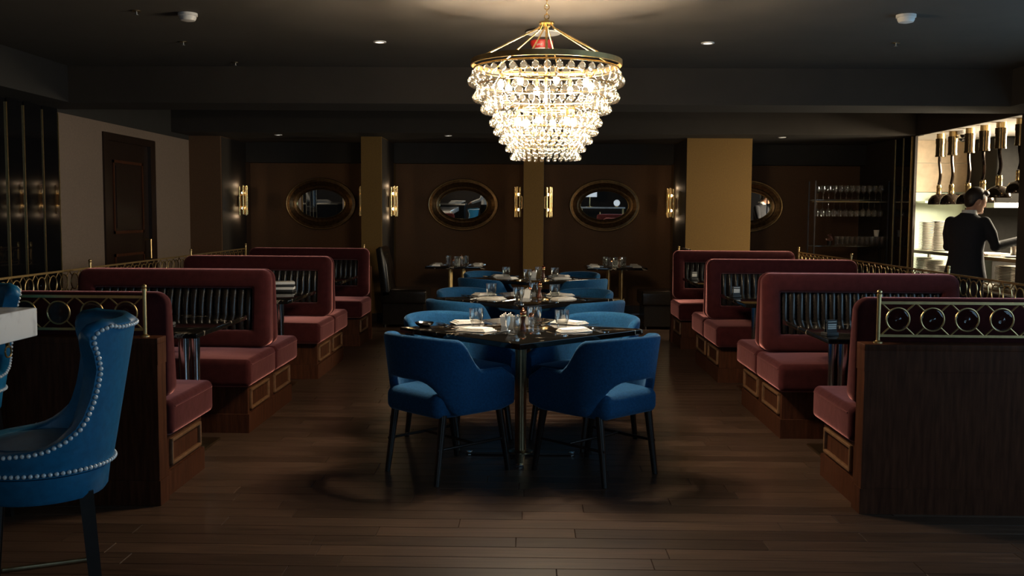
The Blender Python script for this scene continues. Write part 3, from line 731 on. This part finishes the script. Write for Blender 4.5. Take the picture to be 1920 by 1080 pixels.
for i, ((tx, ty), tn) in enumerate(zip(TP, TN)):
    t = thing('dining_table', 'square black marble dining table set diamond-wise, the ' + tn, 'table', (tx, ty, 0), 0, 'black marble dining tables')
    hs = 1.03 / 2
    part('tabletop', MB().rbox(-hs, -hs, .733, hs, hs, .765, .004, 2), 'black_marble', t, rot=(0, 0, PI / 4))
    part('column', MB().cyl((0, 0, .02), (0, 0, .733), .034, n=24).lathe([(.075, .015), (.075, .022), (.04, .03)], 24).lathe([(.04, .715), (.12, .725), (.12, .733)], 24), 'bronze', t)
    for k in range(4):
        a = PI / 4 + k * PI / 2 + PI / 4
        f = part('foot', MB().loft([[(.02, -.03, .004), (.02, .03, .004), (.02, .03, .02), (.02, -.03, .02)], [(.33, -.022, .004), (.33, .022, .004), (.33, .022, .013), (.33, -.022, .013)]]), 'dark_leg', t, rot=(0, 0, a), smooth=False)
        part('glide', MB().lathe([(.0005, 0), (.02, 0), (.02, .018), (.0005, .02)], 14, (.31, 0, 0)), 'chrome', f)
    PL = [((-.26, -.17), -PI / 4 + .3, DIRS[0][2]), ((.31, -.15), PI / 4 - .35, DIRS[1][2]), ((-.34, .24), -PI * .75 - .3, DIRS[2][2]), ((.30, .27), PI * .75 + .3, DIRS[3][2])]
    for (dx, dy), rz, sd in PL: setting(tx, ty, dx, dy, rz, '%s, %s' % (tn, sd))
    for (dx, dy), lab in (((-.275, .10), 'door side'), ((.245, .04), 'kitchen side'), ((-.045, -.31), 'bar-stool side'), ((.08, .22), 'mirror side')):
        put('tumbler', CUT['tumbler'], tx + dx, ty + dy, ZT, 0, 'clear footed water tumbler on the %s, %s' % (tn, lab), 'glass', 'water tumblers on dining tables')
    candle_caddy(tx - .085 + .09 * (i > 0), ty + .10 * (i == 0) + .0, ZT, 'white china sachet caddy on the ' + tn)
    pepper_mill(tx + .012 + (.0 if i == 0 else .11), ty - .115 + .2 * (i > 0), ZT, 'copper-topped pepper mill on the ' + tn)
    shaker(tx + .06 - .02 * i, ty + .10, ZT, 'small copper-capped glass shaker on the ' + tn)
    if i == 0:
        sp = thing('serving_bowl', 'small silver bowl on the first dining table, door side', 'bowl', (tx - .585, ty + .05, ZT))
        part('bowl', MB().lathe([(.0005, 0), (.03, 0), (.05, .012), (.058, .026), (.056, .026), (.047, .014), (.0005, .006)], 24), 'chrome', sp)

# back tables with black slipper chairs
BT = [((-.95, 13.06), 'small table by the door-side column'), ((1.12, 13.02), 'small table by the wide column')]
for i, ((tx, ty), tn) in enumerate(BT):
    t = thing('side_table', 'square black marble ' + tn, 'table', (tx, ty, 0), 0, 'square tables before the mirrors')
    part('tabletop', MB().rbox(-.385, -.36, .735, .385, .36, .765, .004, 2), 'black_marble', t)
    for cx in (-.085, .085):
        for cy in (-.10, .10): part('column', MB().cyl((cx, cy, .015), (cx, cy, .735), .024, n=16), 'brass', t)
    part('foot', MB().rbox(-.22, -.22, 0, .22, .22, .018, .005, 2), 'bronze', t)
    part('brace', MB().box(-.12, -.115, .33, .12, .115, .35), 'brass', t, smooth=False)
    for dx, dy, rz, sd in ((-.27, -.2, -PI / 2, 'chair end'), (.27, -.2, PI / 2, 'open end'), (-.27, .18, -PI / 2, 'chair end by the wall'), (.27, .18, PI / 2, 'open end by the wall')):
        setting(tx, ty, dx, dy, rz, '%s, %s' % (tn, sd) if i == 0 else '%s, %s' % (tn, sd), True)
    for k, (dx, dy) in enumerate(((-.10, -.12), (.08, -.13), (-.12, .1), (.12, .08), (.0, -.06))):
        put('tumbler', CUT['tall'], tx + dx, ty + dy, ZT, 0, 'tall clear glass clustered on the ' + tn, 'glass', 'tall glasses on ' + tn)
    candle_caddy(tx + .01, ty + .06, ZT, 'white sachet caddy on the ' + tn)
    shaker(tx - .05, ty + .02, ZT, 'glass shaker on the ' + tn); pepper_mill(tx + .06, ty, ZT, 'pepper mill on the ' + tn)
for sx, x, nm in ((1, -1.62, 'door-side column'), (-1, 1.74, 'wide column')):
    t = thing('slipper_chair', 'black leather slipper chair beside the ' + nm, 'chair', (x, 12.75, 0), 0, 'black slipper chairs before the mirrors')
    part('seat', MB().rbox(-sx * .25, -.29, .30, sx * .33, .29, .48, .03, 3, 2, seat_fn), 'black_leather', t)
    part('base', MB().box(-sx * .22, -.27, .04, sx * .29, .27, .31), 'black_leather', t, smooth=False)
    L = []
    for y, r in ((-.29, .0), (-.285, .006), (.285, .006), (.29, 0)):
        e = .0 if r else .008
        L.append([(-sx * (.24 - e), y, .40), (-sx * (.13 + e), y, .42), (-sx * (.17 + e), y, .8), (-sx * (.225 + e), y, 1.0 - e), (-sx * (.26 + .0), y, 1.02 - e), (-sx * (.305 - e), y, .99 - e), (-sx * (.27 - e), y, .7)])
    part('backrest', MB().loft(L), 'black_leather', t, angle=60)
    for cx in (-.2, .27):
        for cy in (-.24, .24): part('leg', MB().cyl((sx * cx, cy, 0), (sx * cx, cy, .06), .015), 'dark_leg', t)

# ------------------------------------------------------------------ bar counter and bar stools
t = thing('bar_counter', 'thick white marble counter end by the blue bar stools', 'counter', (-1.98, 3.96, 0))
part('top', MB().rbox(-.75, -2.9, .945, 0, 0, 1.06, .006, 2), 'white_marble', t)
part('pedestal', MB().rbox(-.6, -2.8, 0, -.33, -.15, .945, .01, 2), 'kitchen_dark', t)
part('hook', MB().torus((-.012, -.21, .91), .022, .0035, 'X', 18, 6).box(-.02, -.215, .925, -.008, -.205, .946), 'brass_bright', t)
SH = [(.62, 178), (.655, 178), (.675, 172), (.688, 150), (.697, 122), (.703, 100), (.712, 88), (.735, 76), (.765, 66), (.80, 60.5), (.854, 56), (.90, 54), (.952, 53), (1.0, 56), (1.035, 59.5), (1.062, 60.5), (1.08, 57), (1.092, 48)]
def st_r(z): return .222 + (z - .62) * .172
def st_p(ph, z, off=0):
    a = math.radians(ph); r = st_r(z) + off
    return (r * math.cos(a), r * math.sin(a), z)
def stool_shell():
    U = 40; outer = []; inner = []
    for z, m in SH:
        outer.append([st_p(-m + 2 * m * j / U, z) for j in range(U + 1)])
        inner.append([st_p((-m + 2 * m * j / U) * .99, z - .004, -.052 - .01 * sstep(.7, 1.0, z)) for j in range(U + 1)])
    mb = MB(); R = len(SH); W = U + 1
    vs = [p for r in outer for p in r] + [p for r in inner for p in r]; fs = []; O2 = R * W
    for i in range(R - 1):
        for j in range(U):
            fs.append((i * W + j, i * W + j + 1, (i + 1) * W + j + 1, (i + 1) * W + j))
            fs.append((O2 + i * W + j, O2 + (i + 1) * W + j, O2 + (i + 1) * W + j + 1, O2 + i * W + j + 1))
    # rolled edge around the rim
    rim = [(i, 0) for i in range(R)] + [(R - 1, j) for j in range(1, U + 1)] + [(i, U) for i in range(R - 2, -1, -1)]
    mids = []
    for k, (i, j) in enumerate(rim):
        a = Vector(vs[i * W + j]); b = Vector(vs[O2 + i * W + j]); c = (a + b) / 2
        ia, ja = (max(i - 1, 0), j) if j in (0, U) and i < R - 1 else (i - 1, j)
        base = Vector(vs[max(i - 2, 0) * W + min(max(j, 3), U - 3)])
        d = (a - base).normalized() if (a - base).length > 1e-5 else Vector((0, 0, 1))
        d = (d + Vector((0, 0, .4))).normalized()
        mids.append(c + d * .022); vs.append(mids[-1])
    M0 = 2 * O2
    for k in range(len(rim) - 1):
        a = rim[k][0] * W + rim[k][1]; b = rim[k + 1][0] * W + rim[k + 1][1]
        fs.append((a, b, M0 + k + 1, M0 + k)); fs.append((M0 + k, M0 + k + 1, O2 + b, O2 + a))
    for j in range(U): fs.append((j, O2 + j, O2 + j + 1, j + 1))
    mb.add(vs, fs); return mb.mesh('shell', 'blue_leather', angle=70)
def nail_points():
    pts = []
    rimc = [(m, z) for z, m in SH[2:]]
    dense = []
    for sgn in (-1, 1):
        path = []
        for m, z in rimc:
            path.append(Vector(st_p(sgn * (m - 3.0), z - .004, .004)))
        zt = SH[-1][0] - .012
        for q in range(1, 12): path.append(Vector(st_p(sgn * (41 * (1 - q / 11)), zt, .004)))
        dense.append(path)
    dense.append([Vector(st_p(-176 + 352 * k / 90, .632, .004)) for k in range(91)])
    for path in dense:
        acc = 0; pts.append(path[0])
        for a, b in zip(path, path[1:]):
            L = (b - a).length; s = .0185 - acc
            while s < L: pts.append(a + (b - a) * (s / L)); s += .0185
            acc = (acc + L) % .0185
    return pts
ST = {'shell': stool_shell(), 'nail': MB().ball((0, 0, 0), .0072, 8, 5).mesh('nailhead', 'nail')}
def make_stool(x, y, rz, label, single):
    t = thing('bar_stool', label, 'stool', (x, y, 0), rz, 'blue bar stools')
    link('shell', ST['shell'], t)
    part('seat', MB().lathe([(.0005, .60), (.165, .60), (.178, .64), (.178, .68), (.165, .70), (.0005, .712)], 32), 'blue_leather', t)
    part('apron', MB().lathe([(.0005, .53), (.195, .53), (.205, .545), (.214, .615), (.0005, .618)], 36), 'blue_leather', t)
    pts = nail_points()
    if single:
        # the nails of the side turned to the room one by one, the others joined
        pts.sort(key=lambda p: p.y - .4 * p.x)
        for p in pts[:150]: link('nailhead', ST['nail'], t, p)
        pts = pts[150:]
    nm = MB()
    for p in pts: nm.ball(p, .0072, 6, 4)
    tag(part('nailhead_trim', nm, 'nail', t, fix=False), kind='stuff')
    for sx in (-1, 1):
        for sy in (-1, 1): part('leg', MB().loft([[(sx * .13 + a * .022, sy * .13 + b * .022, .55) for a, b in ((-1, -1), (1, -1), (1, 1), (-1, 1))], [(sx * .17 + a * .017, sy * .17 + b * .017, 0) for a, b in ((-1, -1), (1, -1), (1, 1), (-1, 1))]]), 'dark_leg', t, smooth=False)
    part('footrest', MB().tube([(-.165, -.165, .22), (.165, -.165, .22), (.165, .165, .22), (-.165, .165, .22)], .010, 8, True), 'bronze', t)
make_stool(-1.603, 3.2, math.radians(26), 'blue leather bar stool with silver nailheads in front of the marble counter', True)
make_stool(-2.62, 4.42, math.radians(95), 'blue leather bar stool behind the marble counter, by the booth partition', False)

# ------------------------------------------------------------------ kitchen behind the pass
struct('wall_kitchen_end', MB().box(XR + .03, 13.5, 0, 8.0, 13.62, 2.83), 'mint')
struct('wall_kitchen_side', MB().box(7.6, 8.6, 0, 7.72, 13.5, 2.83), 'kitchen_dark')
struct('wall_kitchen_near', MB().box(XR + .03, 8.6, 0, 7.6, 8.72, 2.83), 'kitchen_dark')
struct('floor_kitchen', MB().box(XR + .1, 8.6, -.12, 7.7, 13.6, 0), 'kitchen_floor')
struct('ceiling_kitchen', MB().box(XR + .03, 8.6, 2.45, 7.7, 13.6, 2.6), 'white_plastic')
tile = MB().box(-.38, 0, -.19, .38, .02, .19).mesh('stone_tile', 'stone_tile', smooth=False)
tb = thing('tile_panel', 'beige stone tile panel high on the kitchen wall behind heat lamps', 'panel', (5.45, 13.45, 1.75))
for i in range(3):
    for j in range(2): link('tile', tile, tb, (-.17 + i * .765, .02, .21 + j * .385))
t = thing('extractor_hood', 'dark kitchen hood filling the far side of the pass', 'hood', (6.52, 13.0, 1.2))
part('body', MB().rbox(-.70, -.4, .42, .70, .45, 1.24, .02), 'kitchen_dark', t)
part('lip', MB().box(-.72, -.42, .36, .72, .45, .42), 'steel', t, smooth=False)
part('back_panel', MB().box(-.70, .38, -.27, .70, .46, .36), 'kitchen_dark', t, smooth=False)
t = thing('kitchen_range', 'dark kitchen range under the hood', 'range', (6.52, 13.0, 0))
part('body', MB().rbox(-.7, -.38, 0, .7, .46, .9, .01), 'kitchen_dark', t); part('top', MB().box(-.72, -.4, .9, .72, .46, .93), 'steel', t, smooth=False)
t = thing('pass_counter', 'steel kitchen pass counter with upper and lower shelf', 'counter', (4.85, 11.5, 0))
part('top', MB().rbox(0, -1.7, .985, .42, 1.7, 1.025, .006, 2), 'steel', t)
part('shelf', MB().rbox(.02, -1.68, .66, .42, 1.68, .69, .006, 2), 'steel', t)
for x in (.05, .38):
    for y in (-1.62, 1.62): part('leg', MB().cyl((x, y, 0), (x, y, .985), .02), 'steel', t)
pl = MB().lathe([(.0005, .004), (.07, .002), (.075, .0), (.10, .010), (.128, .013), (.128, .017), (.10, .015), (.075, .007), (.0005, .007)], 22).mesh('plate', 'china', angle=60)
def stack(x, y, z, n, lab, s=1.0):
    for k in range(n):
        put('plate', pl, x + random.uniform(-.003, .003), y + random.uniform(-.003, .003), z + .0165 * k, 0, lab, 'plate', lab.replace('white plate in the ', '')).scale = (s, s, s)
stack(5.04, 12.30, 1.025, 22, 'white plate in the tall stack on the pass counter')
stack(5.12, 12.85, 1.025, 21, 'white plate in the shadowed tall stack at the counter back', 1.0)
stack(5.04, 12.80, .69, 14, 'white plate in the stack at the far end of the lower shelf')
stack(5.03, 12.42, .69, 13, 'white plate in the second stack of the lower shelf')
stack(5.02, 12.05, .69, 10, 'white plate in the short stack of the lower shelf')
stack(5.12, 10.70, .69, 14, 'white plate in the stack behind the suited man on the lower shelf', 1.1)
stack(5.14, 10.38, .69, 14, 'white plate in the last stack of the lower shelf by the post', 1.1)
t = put('plate', pl, 5.0, 10.35, 1.026, 0, 'single white plate on the counter before the suited man', 'plate', None)
put('white_board', MB().rbox(-.15, -.25, 0, .15, .25, .025, .005, 2).mesh('white_board', 'napkin'), 5.04, 10.95, 1.0255, 0, 'white board added as lamp glare on the pass counter before the suited man', 'board', None)  # added white slab, stands in for heat-lamp glare on the counter
t = thing('serving_pot', 'small steel pot on the pass counter by the post', 'pot', (5.15, 10.6, 1.026))
part('body', MB().lathe([(.0005, 0), (.06, 0), (.065, .01), (.065, .11), (.062, .11), (.06, .012), (.0005, .012)], 22), 'steel', t)
part('handle', MB().tube([(.06, 0, .09), (.12, 0, .10), (.2, 0, .11)], .007), 'steel', t)
def heat_lamp(y, i, dz):
    nm = ['nearest the brass strips', 'second from the brass strips', 'third from the brass strips', 'above the suited man', 'fifth from the brass strips', 'nearest the end post'][i]
    t = thing('heat_lamp', 'dark dome heat lamp over the kitchen pass, ' + nm, 'heat lamp', (5.02, y, 1.59 + dz), 0, 'heat lamps over the pass')
    part('dome', MB().lathe([(.125, 0), (.128, .01), (.118, .06), (.085, .105), (.04, .125), (.03, .13), (.028, .126), (.08, .098), (.113, .055), (.121, .01), (.125, 0)], 28, caps=False), 'lamp_dark', t)
    part('socket', MB().lathe([(.0005, .12), (.032, .12), (.034, .14), (.03, .19), (.034, .2), (.03, .235), (.0005, .24)], 18), 'brass_bright', t)
    pts = [(.010 * math.sin(k * .35), .012 * math.cos(k * .3), .24 + (.58 - dz - .24) * k / 16) for k in range(17)]
    part('cord', MB().tube(pts, .019, 8), 'lamp_dark', t)
    part('bulb', MB().ball((0, 0, .04), .035), 'heat_bulb', t)
    part('reel', MB().lathe([(.0005, .58 - dz), (.06, .58 - dz), (.06, .60 - dz), (.056, .60 - dz), (.056, .74 - dz), (.06, .74 - dz), (.06, .80 - dz), (.0005, .80 - dz)], 24), 'reel', t)
    part('ceiling_plate', MB().lathe([(.05, .80 - dz), (.05, .86 - dz)], 18), 'brass', t)
    d = bpy.data.lights.new('heat_lamp_light', 'SPOT'); d.energy = 20; d.color = (1, .80, .5); d.spot_size = 2.2; d.shadow_soft_size = .03
    link('heat_lamp_light', d, t, (0, 0, .0))
for i, (y, dz) in enumerate(((12.36, 0), (12.0, .0), (11.55, 0), (11.18, .02), (10.80, .06), (10.36, .10))): heat_lamp(y, i, dz)
for x, y, lab in ((5.2, 12.45, 'white dome camera on kitchen ceiling by the brass strips'), (4.98, 11.9, 'white dome camera on kitchen ceiling before the heat lamp reels')):
    t = thing('dome_camera', lab, 'camera', (x + .12, y, 2.45))
    part('base', MB().lathe([(.0005, 0), (.075, 0), (.075, -.035), (.06, -.045), (.0005, -.045)], 22), 'white_plastic', t)
    part('dome', MB().ball((0, 0, -.045), .045), 'black_glass', t)
t = thing('kitchen_shelf', 'steel shelf with dark rack on the mint kitchen wall', 'shelf', (5.48, 13.3, 1.62))
part('board', MB().box(-.3, -.12, 0, .3, .19, .025), 'steel', t, smooth=False)
part('pan_rack', MB().rbox(-.05, -.1, .025, .28, .15, .12, .01), 'kitchen_dark', t)

# ------------------------------------------------------------------ glass shelf with glassware
t = thing('glass_shelf_unit', 'thin dark metal shelving with glass shelves beside the kitchen pass', 'shelf', (3.74, 13.16, 0))
for x in (0, .95):
    for y in (0, .3): part('post', MB().box(x - .008, y - .008, 0, x + .008, y + .008, 1.9), 'dark_leg', t, smooth=False)
for z in (.55, 1.05, 1.655): part('shelf', MB().rbox(-.01, -.01, z - .012, .96, .31, z, .003, 2), 'shelf_glass', t)
part('hanger', MB().box(0, .05, 1.625, .95, .058, 1.633).box(0, .14, 1.625, .95, .148, 1.633), 'bronze', t, smooth=False)
wine = MB().lathe([(.0005, 0), (.034, 0), (.034, .002), (.004, .006), (.004, .075), (.02, .088), (.036, .115), (.037, .14), (.030, .185), (.0295, .185), (.036, .14), (.034, .116), (.0005, .086)], 16).mesh('wine_glass', 'glass', angle=60)
for k in range(12):
    put('wine_glass', wine, 3.79 + k * .076, 13.24, 1.655, 0, 'upright stemmed glass in the row on the top shelf', 'glass', 'stemmed glasses on the top shelf')
for k in range(12):
    o = put('wine_glass', wine, 3.79 + k * .076, 13.26, 1.622, 0, 'stemmed glass hanging upside down below the top shelf', 'glass', 'hanging stemmed glasses'); o.rotation_euler = (PI, 0, 0)
for k in range(10):
    put('tumbler', CUT['tall'], 4.07 + k * .066, 13.26, 1.051, 0, 'clear tumbler in the row on the lower glass shelf', 'glass', 'tumblers on the lower glass shelf')
t = thing('paper_cup', 'white cup standing on the tumblers of the glass shelf', 'cup', (4.585, 13.26, 1.173))
part('body', MB().lathe([(.0005, 0), (.026, 0), (.036, .085), (.034, .085), (.025, .004), (.0005, .004)], 18), 'paper', t); part('rim', MB().torus((0, 0, .085), .035, .002, n=22, m=6), 'paper', t)
t = thing('small_plant', 'small reddish leafy sprig in dark cup on the glass shelf', 'plant', (3.97, 13.26, 1.051))
part('cup', MB().lathe([(.0005, 0), (.025, 0), (.032, .06), (.0005, .062)], 14), 'black_gloss', t)
lf = MB().loft([[(0, -.002, 0), (.002, 0, 0), (0, .002, 0)], [(-.012, 0, .012), (.0, .001, .014), (.012, 0, .012)], [(0, -.001, .034), (.0005, 0, .034), (0, .001, .034)]]).mesh('leaf', 'leaf')
for k in range(22):
    a = random.random() * 2 * PI; r = random.random() * .04
    link('leaf', lf, t, (r * math.cos(a), r * math.sin(a), .055 + random.random() * .08), (random.uniform(-.8, .8), random.uniform(-.8, .8), a))

# ------------------------------------------------------------------ people
def remesh(mb, name, vox, smooth_it, *mats):
    me = mb.mesh(name, *mats); o = bpy.data.objects.new(name, me); COL.objects.link(o)
    r = o.modifiers.new('r', 'REMESH'); r.mode = 'VOXEL'; r.voxel_size = vox
    s = o.modifiers.new('s', 'SMOOTH'); s.iterations = smooth_it; s.factor = .5
    me2 = bpy.data.meshes.new_from_object(o.evaluated_get(bpy.context.evaluated_depsgraph_get()))
    bpy.data.objects.remove(o)
    me2.name = name; me2.materials.clear()
    for m in mats: me2.materials.append(MAT[m])
    me2.polygons.foreach_set('use_smooth', [True] * len(me2.polygons)); return me2
def ell(c, rx, ry, n=20, yaw=0):
    return [(c[0] + rx * math.cos(2 * PI * i / n) * math.cos(yaw) - ry * math.sin(2 * PI * i / n) * math.sin(yaw),
             c[1] + rx * math.cos(2 * PI * i / n) * math.sin(yaw) + ry * math.sin(2 * PI * i / n) * math.cos(yaw), c[2]) for i in range(n)]
def limb(mb, pts, rs):
    mb.tube(pts, rs, 14)
    for p, r in zip(pts, rs): mb.ball(p, r, 14, 8)
def hand(mb, w, d, up):
    """hand at wrist w pointing along d"""
    w = Vector(w); d = Vector(d).normalized(); up = Vector(up).normalized(); sd = d.cross(up).normalized()
    mb.ball(w + d * .045, .04, 12, 8, (1, 1, .9))
    for k, (o, L) in enumerate(((-.03, .065), (-.01, .075), (.01, .07), (.03, .055))):
        a = w + d * .075 + sd * o; b = a + d * L * .55 - up * .008; c = b + d * L * .45 - up * .025
        limb(mb, [a, b, c], [.0095, .009, .0075])
    a = w + d * .03 - sd * .035; b = a + d * .035 - sd * .02; c = b + d * .03 - up * .01; limb(mb, [a, b, c], [.012, .011, .009])
def make_person(loc, rz, label, kind):
    """standing figure looking along +y"""
    t = thing('person', label, 'person', loc, rz)
    b = MB()
    hx, hy, hz = .03, .085, 1.60            # head centre, bowed a little
    if kind == 'suit':
        RA = [(.19, .01, 1.40), (.26, .06, 1.155), (.36, .33, 1.21)]; RD = (.30, .95, .12)
        LA = [(-.19, .01, 1.40), (-.24, .12, 1.14), (-.10, .36, 1.10)]; LD = (.45, .9, -.1)
    else:
        RA = [(.19, .01, 1.40), (.25, .14, 1.15), (.14, .40, 1.06)]; RD = (-.2, .9, -.2)
        LA = [(-.19, .01, 1.40), (-.25, .14, 1.15), (-.14, .40, 1.06)]; LD = (.2, .9, -.2)
    body_mb = b; b = MB(); hc = Vector((hx, hy - .02, hz)); turn = Matrix.Rotation(math.radians(-42 if kind == 'suit' else 0), 3, 'Z') @ Matrix.Rotation(math.radians(-16), 3, 'X')
    def turned(m): m.v = [tuple(hc + turn @ (Vector(p) - hc)) for p in m.v]; return m
    b.ball((hx, hy, hz + .015), .105, 20, 14, (.80, .96, 1.12))
    b.ball((hx, hy + .035, hz - .065), .062, 16, 10, (.88, .95, .85))                      # jaw
    b.loft([[(hx - .008, hy + .088, hz + .02), (hx + .008, hy + .088, hz + .02), (hx + .008, hy + .09, hz + .025), (hx - .008, hy + .09, hz + .025)],
            [(hx - .016, hy + .085, hz - .03), (hx + .016, hy + .085, hz - .03), (hx + .008, hy + .122, hz - .026), (hx - .008, hy + .122, hz - .026)]])   # nose
    b.ball((hx, hy + .088, hz - .055), .02, 10, 6, (1.1, .6, .45)); b.ball((hx, hy + .083, hz - .085), .022, 10, 6)
    for s in (-1, 1): b.ball((hx + s * .086, hy - .005, hz - .005), .03, 12, 8, (.35, .7, 1.1))    # ears
    body_mb.add(turned(b).v, b.f); b = body_mb
    b.tube([(0, .0, 1.40), (.01, .03, 1.47), (hx, hy - .02, hz - .05)], [.068, .056, .058], 14)
    b.loft([ell((0, 0, z), rx, ry) for z, rx, ry in ((.88, .15, .105), (1.0, .145, .10), (1.12, .14, .095), (1.28, .165, .105), (1.38, .17, .09), (1.44, .10, .07))])
    for A, D in ((RA, RD), (LA, LD)):
        limb(b, [Vector(A[0]) - Vector((A[0][0] * .2, 0, .02)), A[1], A[2]], [.045, .038, .030]); hand(b, A[2], D, (0, 0, 1))
    for s in (-1, 1):
        limb(b, [(s * .085, 0, .90), (s * .095, .015, .49), (s * .10, -.01, .09)], [.082, .056, .042])
        limb(b, [(s * .10, -.03, .045), (s * .105, .14, .035)], [.045, .035])
    link('body', remesh(b, 'body', .009, 3, 'skin'), t)
    # clothes
    cm, tm_ = ('suit', 'suit') if kind == 'suit' else ('shirt', 'kitchen_dark')
    j = MB()
    hem = .83 if kind == 'suit' else .93
    j.loft([ell((0, y, z), rx, ry, 26) for z, rx, ry, y in ((hem, .215 if kind == 'suit' else .17, .15, -.012), (.92, .195 if kind == 'suit' else .17, .138, -.008), (1.02, .175, .125, 0), (1.12, .168, .118, 0), (1.25, .188, .125, 0), (1.35, .205, .118, 0), (1.405, .185, .10, .0), (1.435, .135, .088, .005), (1.465, .085, .075, .01), (1.485, .07, .066, .015))])
    for A, D in ((RA, RD), (LA, LD)):
        A = [Vector(p) for p in A]; dd = (A[2] - A[1]).normalized()
        limb(j, [A[0] - Vector((A[0].x * .12, 0, .012)), (A[0] + A[1]) / 2, A[1], A[2] - dd * .01], [.062, .058, .052, .042])
    link('jacket' if kind == 'suit' else 'shirt', remesh(j, 'jacket', .010, 4, cm), t)
    p = MB()
    p.loft([ell((0, 0, z), rx, ry, 20) for z, rx, ry in ((.80, .165, .115), (.95, .158, .112), (1.03, .15, .105))])
    for s in (-1, 1): p.tube([(s * .085, 0, .86), (s * .097, .012, .49), (s * .102, -.012, .05)], [.096, .078, .07], 16)
    link('trousers', remesh(p, 'trousers', .012, 3, tm_), t)
    for s in (-1, 1): part('shoe', MB().rbox(s * .103 - .048, -.09, 0, s * .103 + .048, .19, .085, .035, 3, 1, lambda x, y, z, h: (x, y, z - (.02 * (y > 0) if z > 0 else 0))), 'black_gloss', t)
    h = MB(); h.ball((hx, hy - .018, hz + .04), .108, 20, 14, (.84, .95, 1.0)); h.ball((hx, hy - .048, hz - .015), .08, 16, 10, (.95, .72, .85)); h.ball((hx, hy + .05, hz + .10), .055, 14, 8, (1.2, 1, .7))
    link('hair', remesh(turned(h), 'hair', .009, 2, 'hair'), t)
    c = MB(); c.loft([ell((.008, .022, z), rx, ry, 22) for z, rx, ry in ((1.46, .078, .075), (1.49, .072, .07), (1.512, .069, .068), (1.512, .06, .058))], False, False); part('collar', c, 'shirt', t)
    for A, D in ((RA, RD), (LA, LD)):
        A = [Vector(q) for q in A]; dd = (A[2] - A[1]).normalized(); part('cuff', MB().cyl(A[2] - dd * .03, A[2] + dd * .012, .040, .041, 16), 'shirt', t)
    for s in (-1, 1): part('eye', turned(MB().ball((hx + s * .033, hy + .088, hz + .018), .010, 10, 6)), 'black_gloss', t)
    if kind != 'suit': part('apron', MB().loft([ell((0, .012, z), rx, ry, 26) for z, rx, ry in ((.55, .19, .14), (.9, .18, .145), (1.0, .182, .135))], False, False), 'kitchen_dark', t)
    return t
make_person((4.36, 10.02, 0), -math.radians(48), 'man in dark suit seen from behind, reaching into the kitchen pass', 'suit')

# ------------------------------------------------------------------ what the oval mirrors see behind the camera: a bar with a bartender, lamps
make_person((-1.42, -2.9, 0), PI / 2, 'person in white shirt and dark apron standing at the rear counter', 'server')
t = thing('rear_counter', 'steel counter with cutting boards behind the dining room', 'counter', (-2.46, -2.9, 0))
part('body', MB().rbox(-.4, -.45, 0, .4, .45, .98, .01), 'kitchen_dark', t); part('top', MB().rbox(-.43, -.48, .98, .43, .48, 1.02, .005, 2), 'steel', t)
for k in range(3):
    put('white_board', MB().rbox(-.2, -.14, 0, .2, .14, .03, .006, 2).mesh('white_board', 'napkin'), -2.38 + .05 * k, -2.9, 1.02 + .031 * k, .15 * k, 'white cutting board stacked on the rear counter', 'board', 'cutting boards on the rear counter')
t = thing('pendant_lamp', 'white drum pendant hanging over the rear counter', 'lamp', (-2.15, -2.9, 1.95))
part('shade', MB().lathe([(.2, 0), (.2, .2)], 28, caps=False), 'lampshade', t); part('cord', MB().cyl((0, 0, .1), (0, 0, .78), .006), 'dark_leg', t)
d = bpy.data.lights.new('pendant_light', 'POINT'); d.energy = 14; d.color = (1, .85, .65); d.shadow_soft_size = .06; link('pendant_light', d, t, (0, 0, .02))
t = thing('drum_table_lamp', 'white drum table lamp standing on a console behind the dining room', 'lamp', (1.9, -2.6, .95))
part('shade', MB().lathe([(.22, .32), (.22, .58)], 28, caps=False), 'lampshade', t); part('stem', MB().cyl((0, 0, 0), (0, 0, .5), .012), 'brass_bright', t); part('base', MB().lathe([(.1, 0), (.1, .015), (.015, .03)], 20), 'brass_bright', t)
part('handle', MB().tube([(-.07, 0, .55), (-.065, 0, .75), (0, 0, .84), (.065, 0, .75), (.07, 0, .55)], .008), 'brass_bright', t)
t = thing('console_table', 'dark console table with lamp behind the dining room', 'table', (2.3, -2.6, 0))
part('top', MB().rbox(-.7, -.2, .91, .7, .2, .95, .005, 2), 'white_marble', t)
for x in (-.65, .65):
    for y in (-.15, .15): part('leg', MB().cyl((x, y, 0), (x, y, .91), .018), 'brass', t)
t = thing('globe_lamp', 'small white globe lamp on the console', 'lamp', (2.75, -2.6, .95))
part('globe', MB().ball((0, 0, .13), .1, 18, 12), 'lampshade', t); part('base', MB().lathe([(.05, 0), (.05, .03), (.02, .05)], 16), 'brass', t)
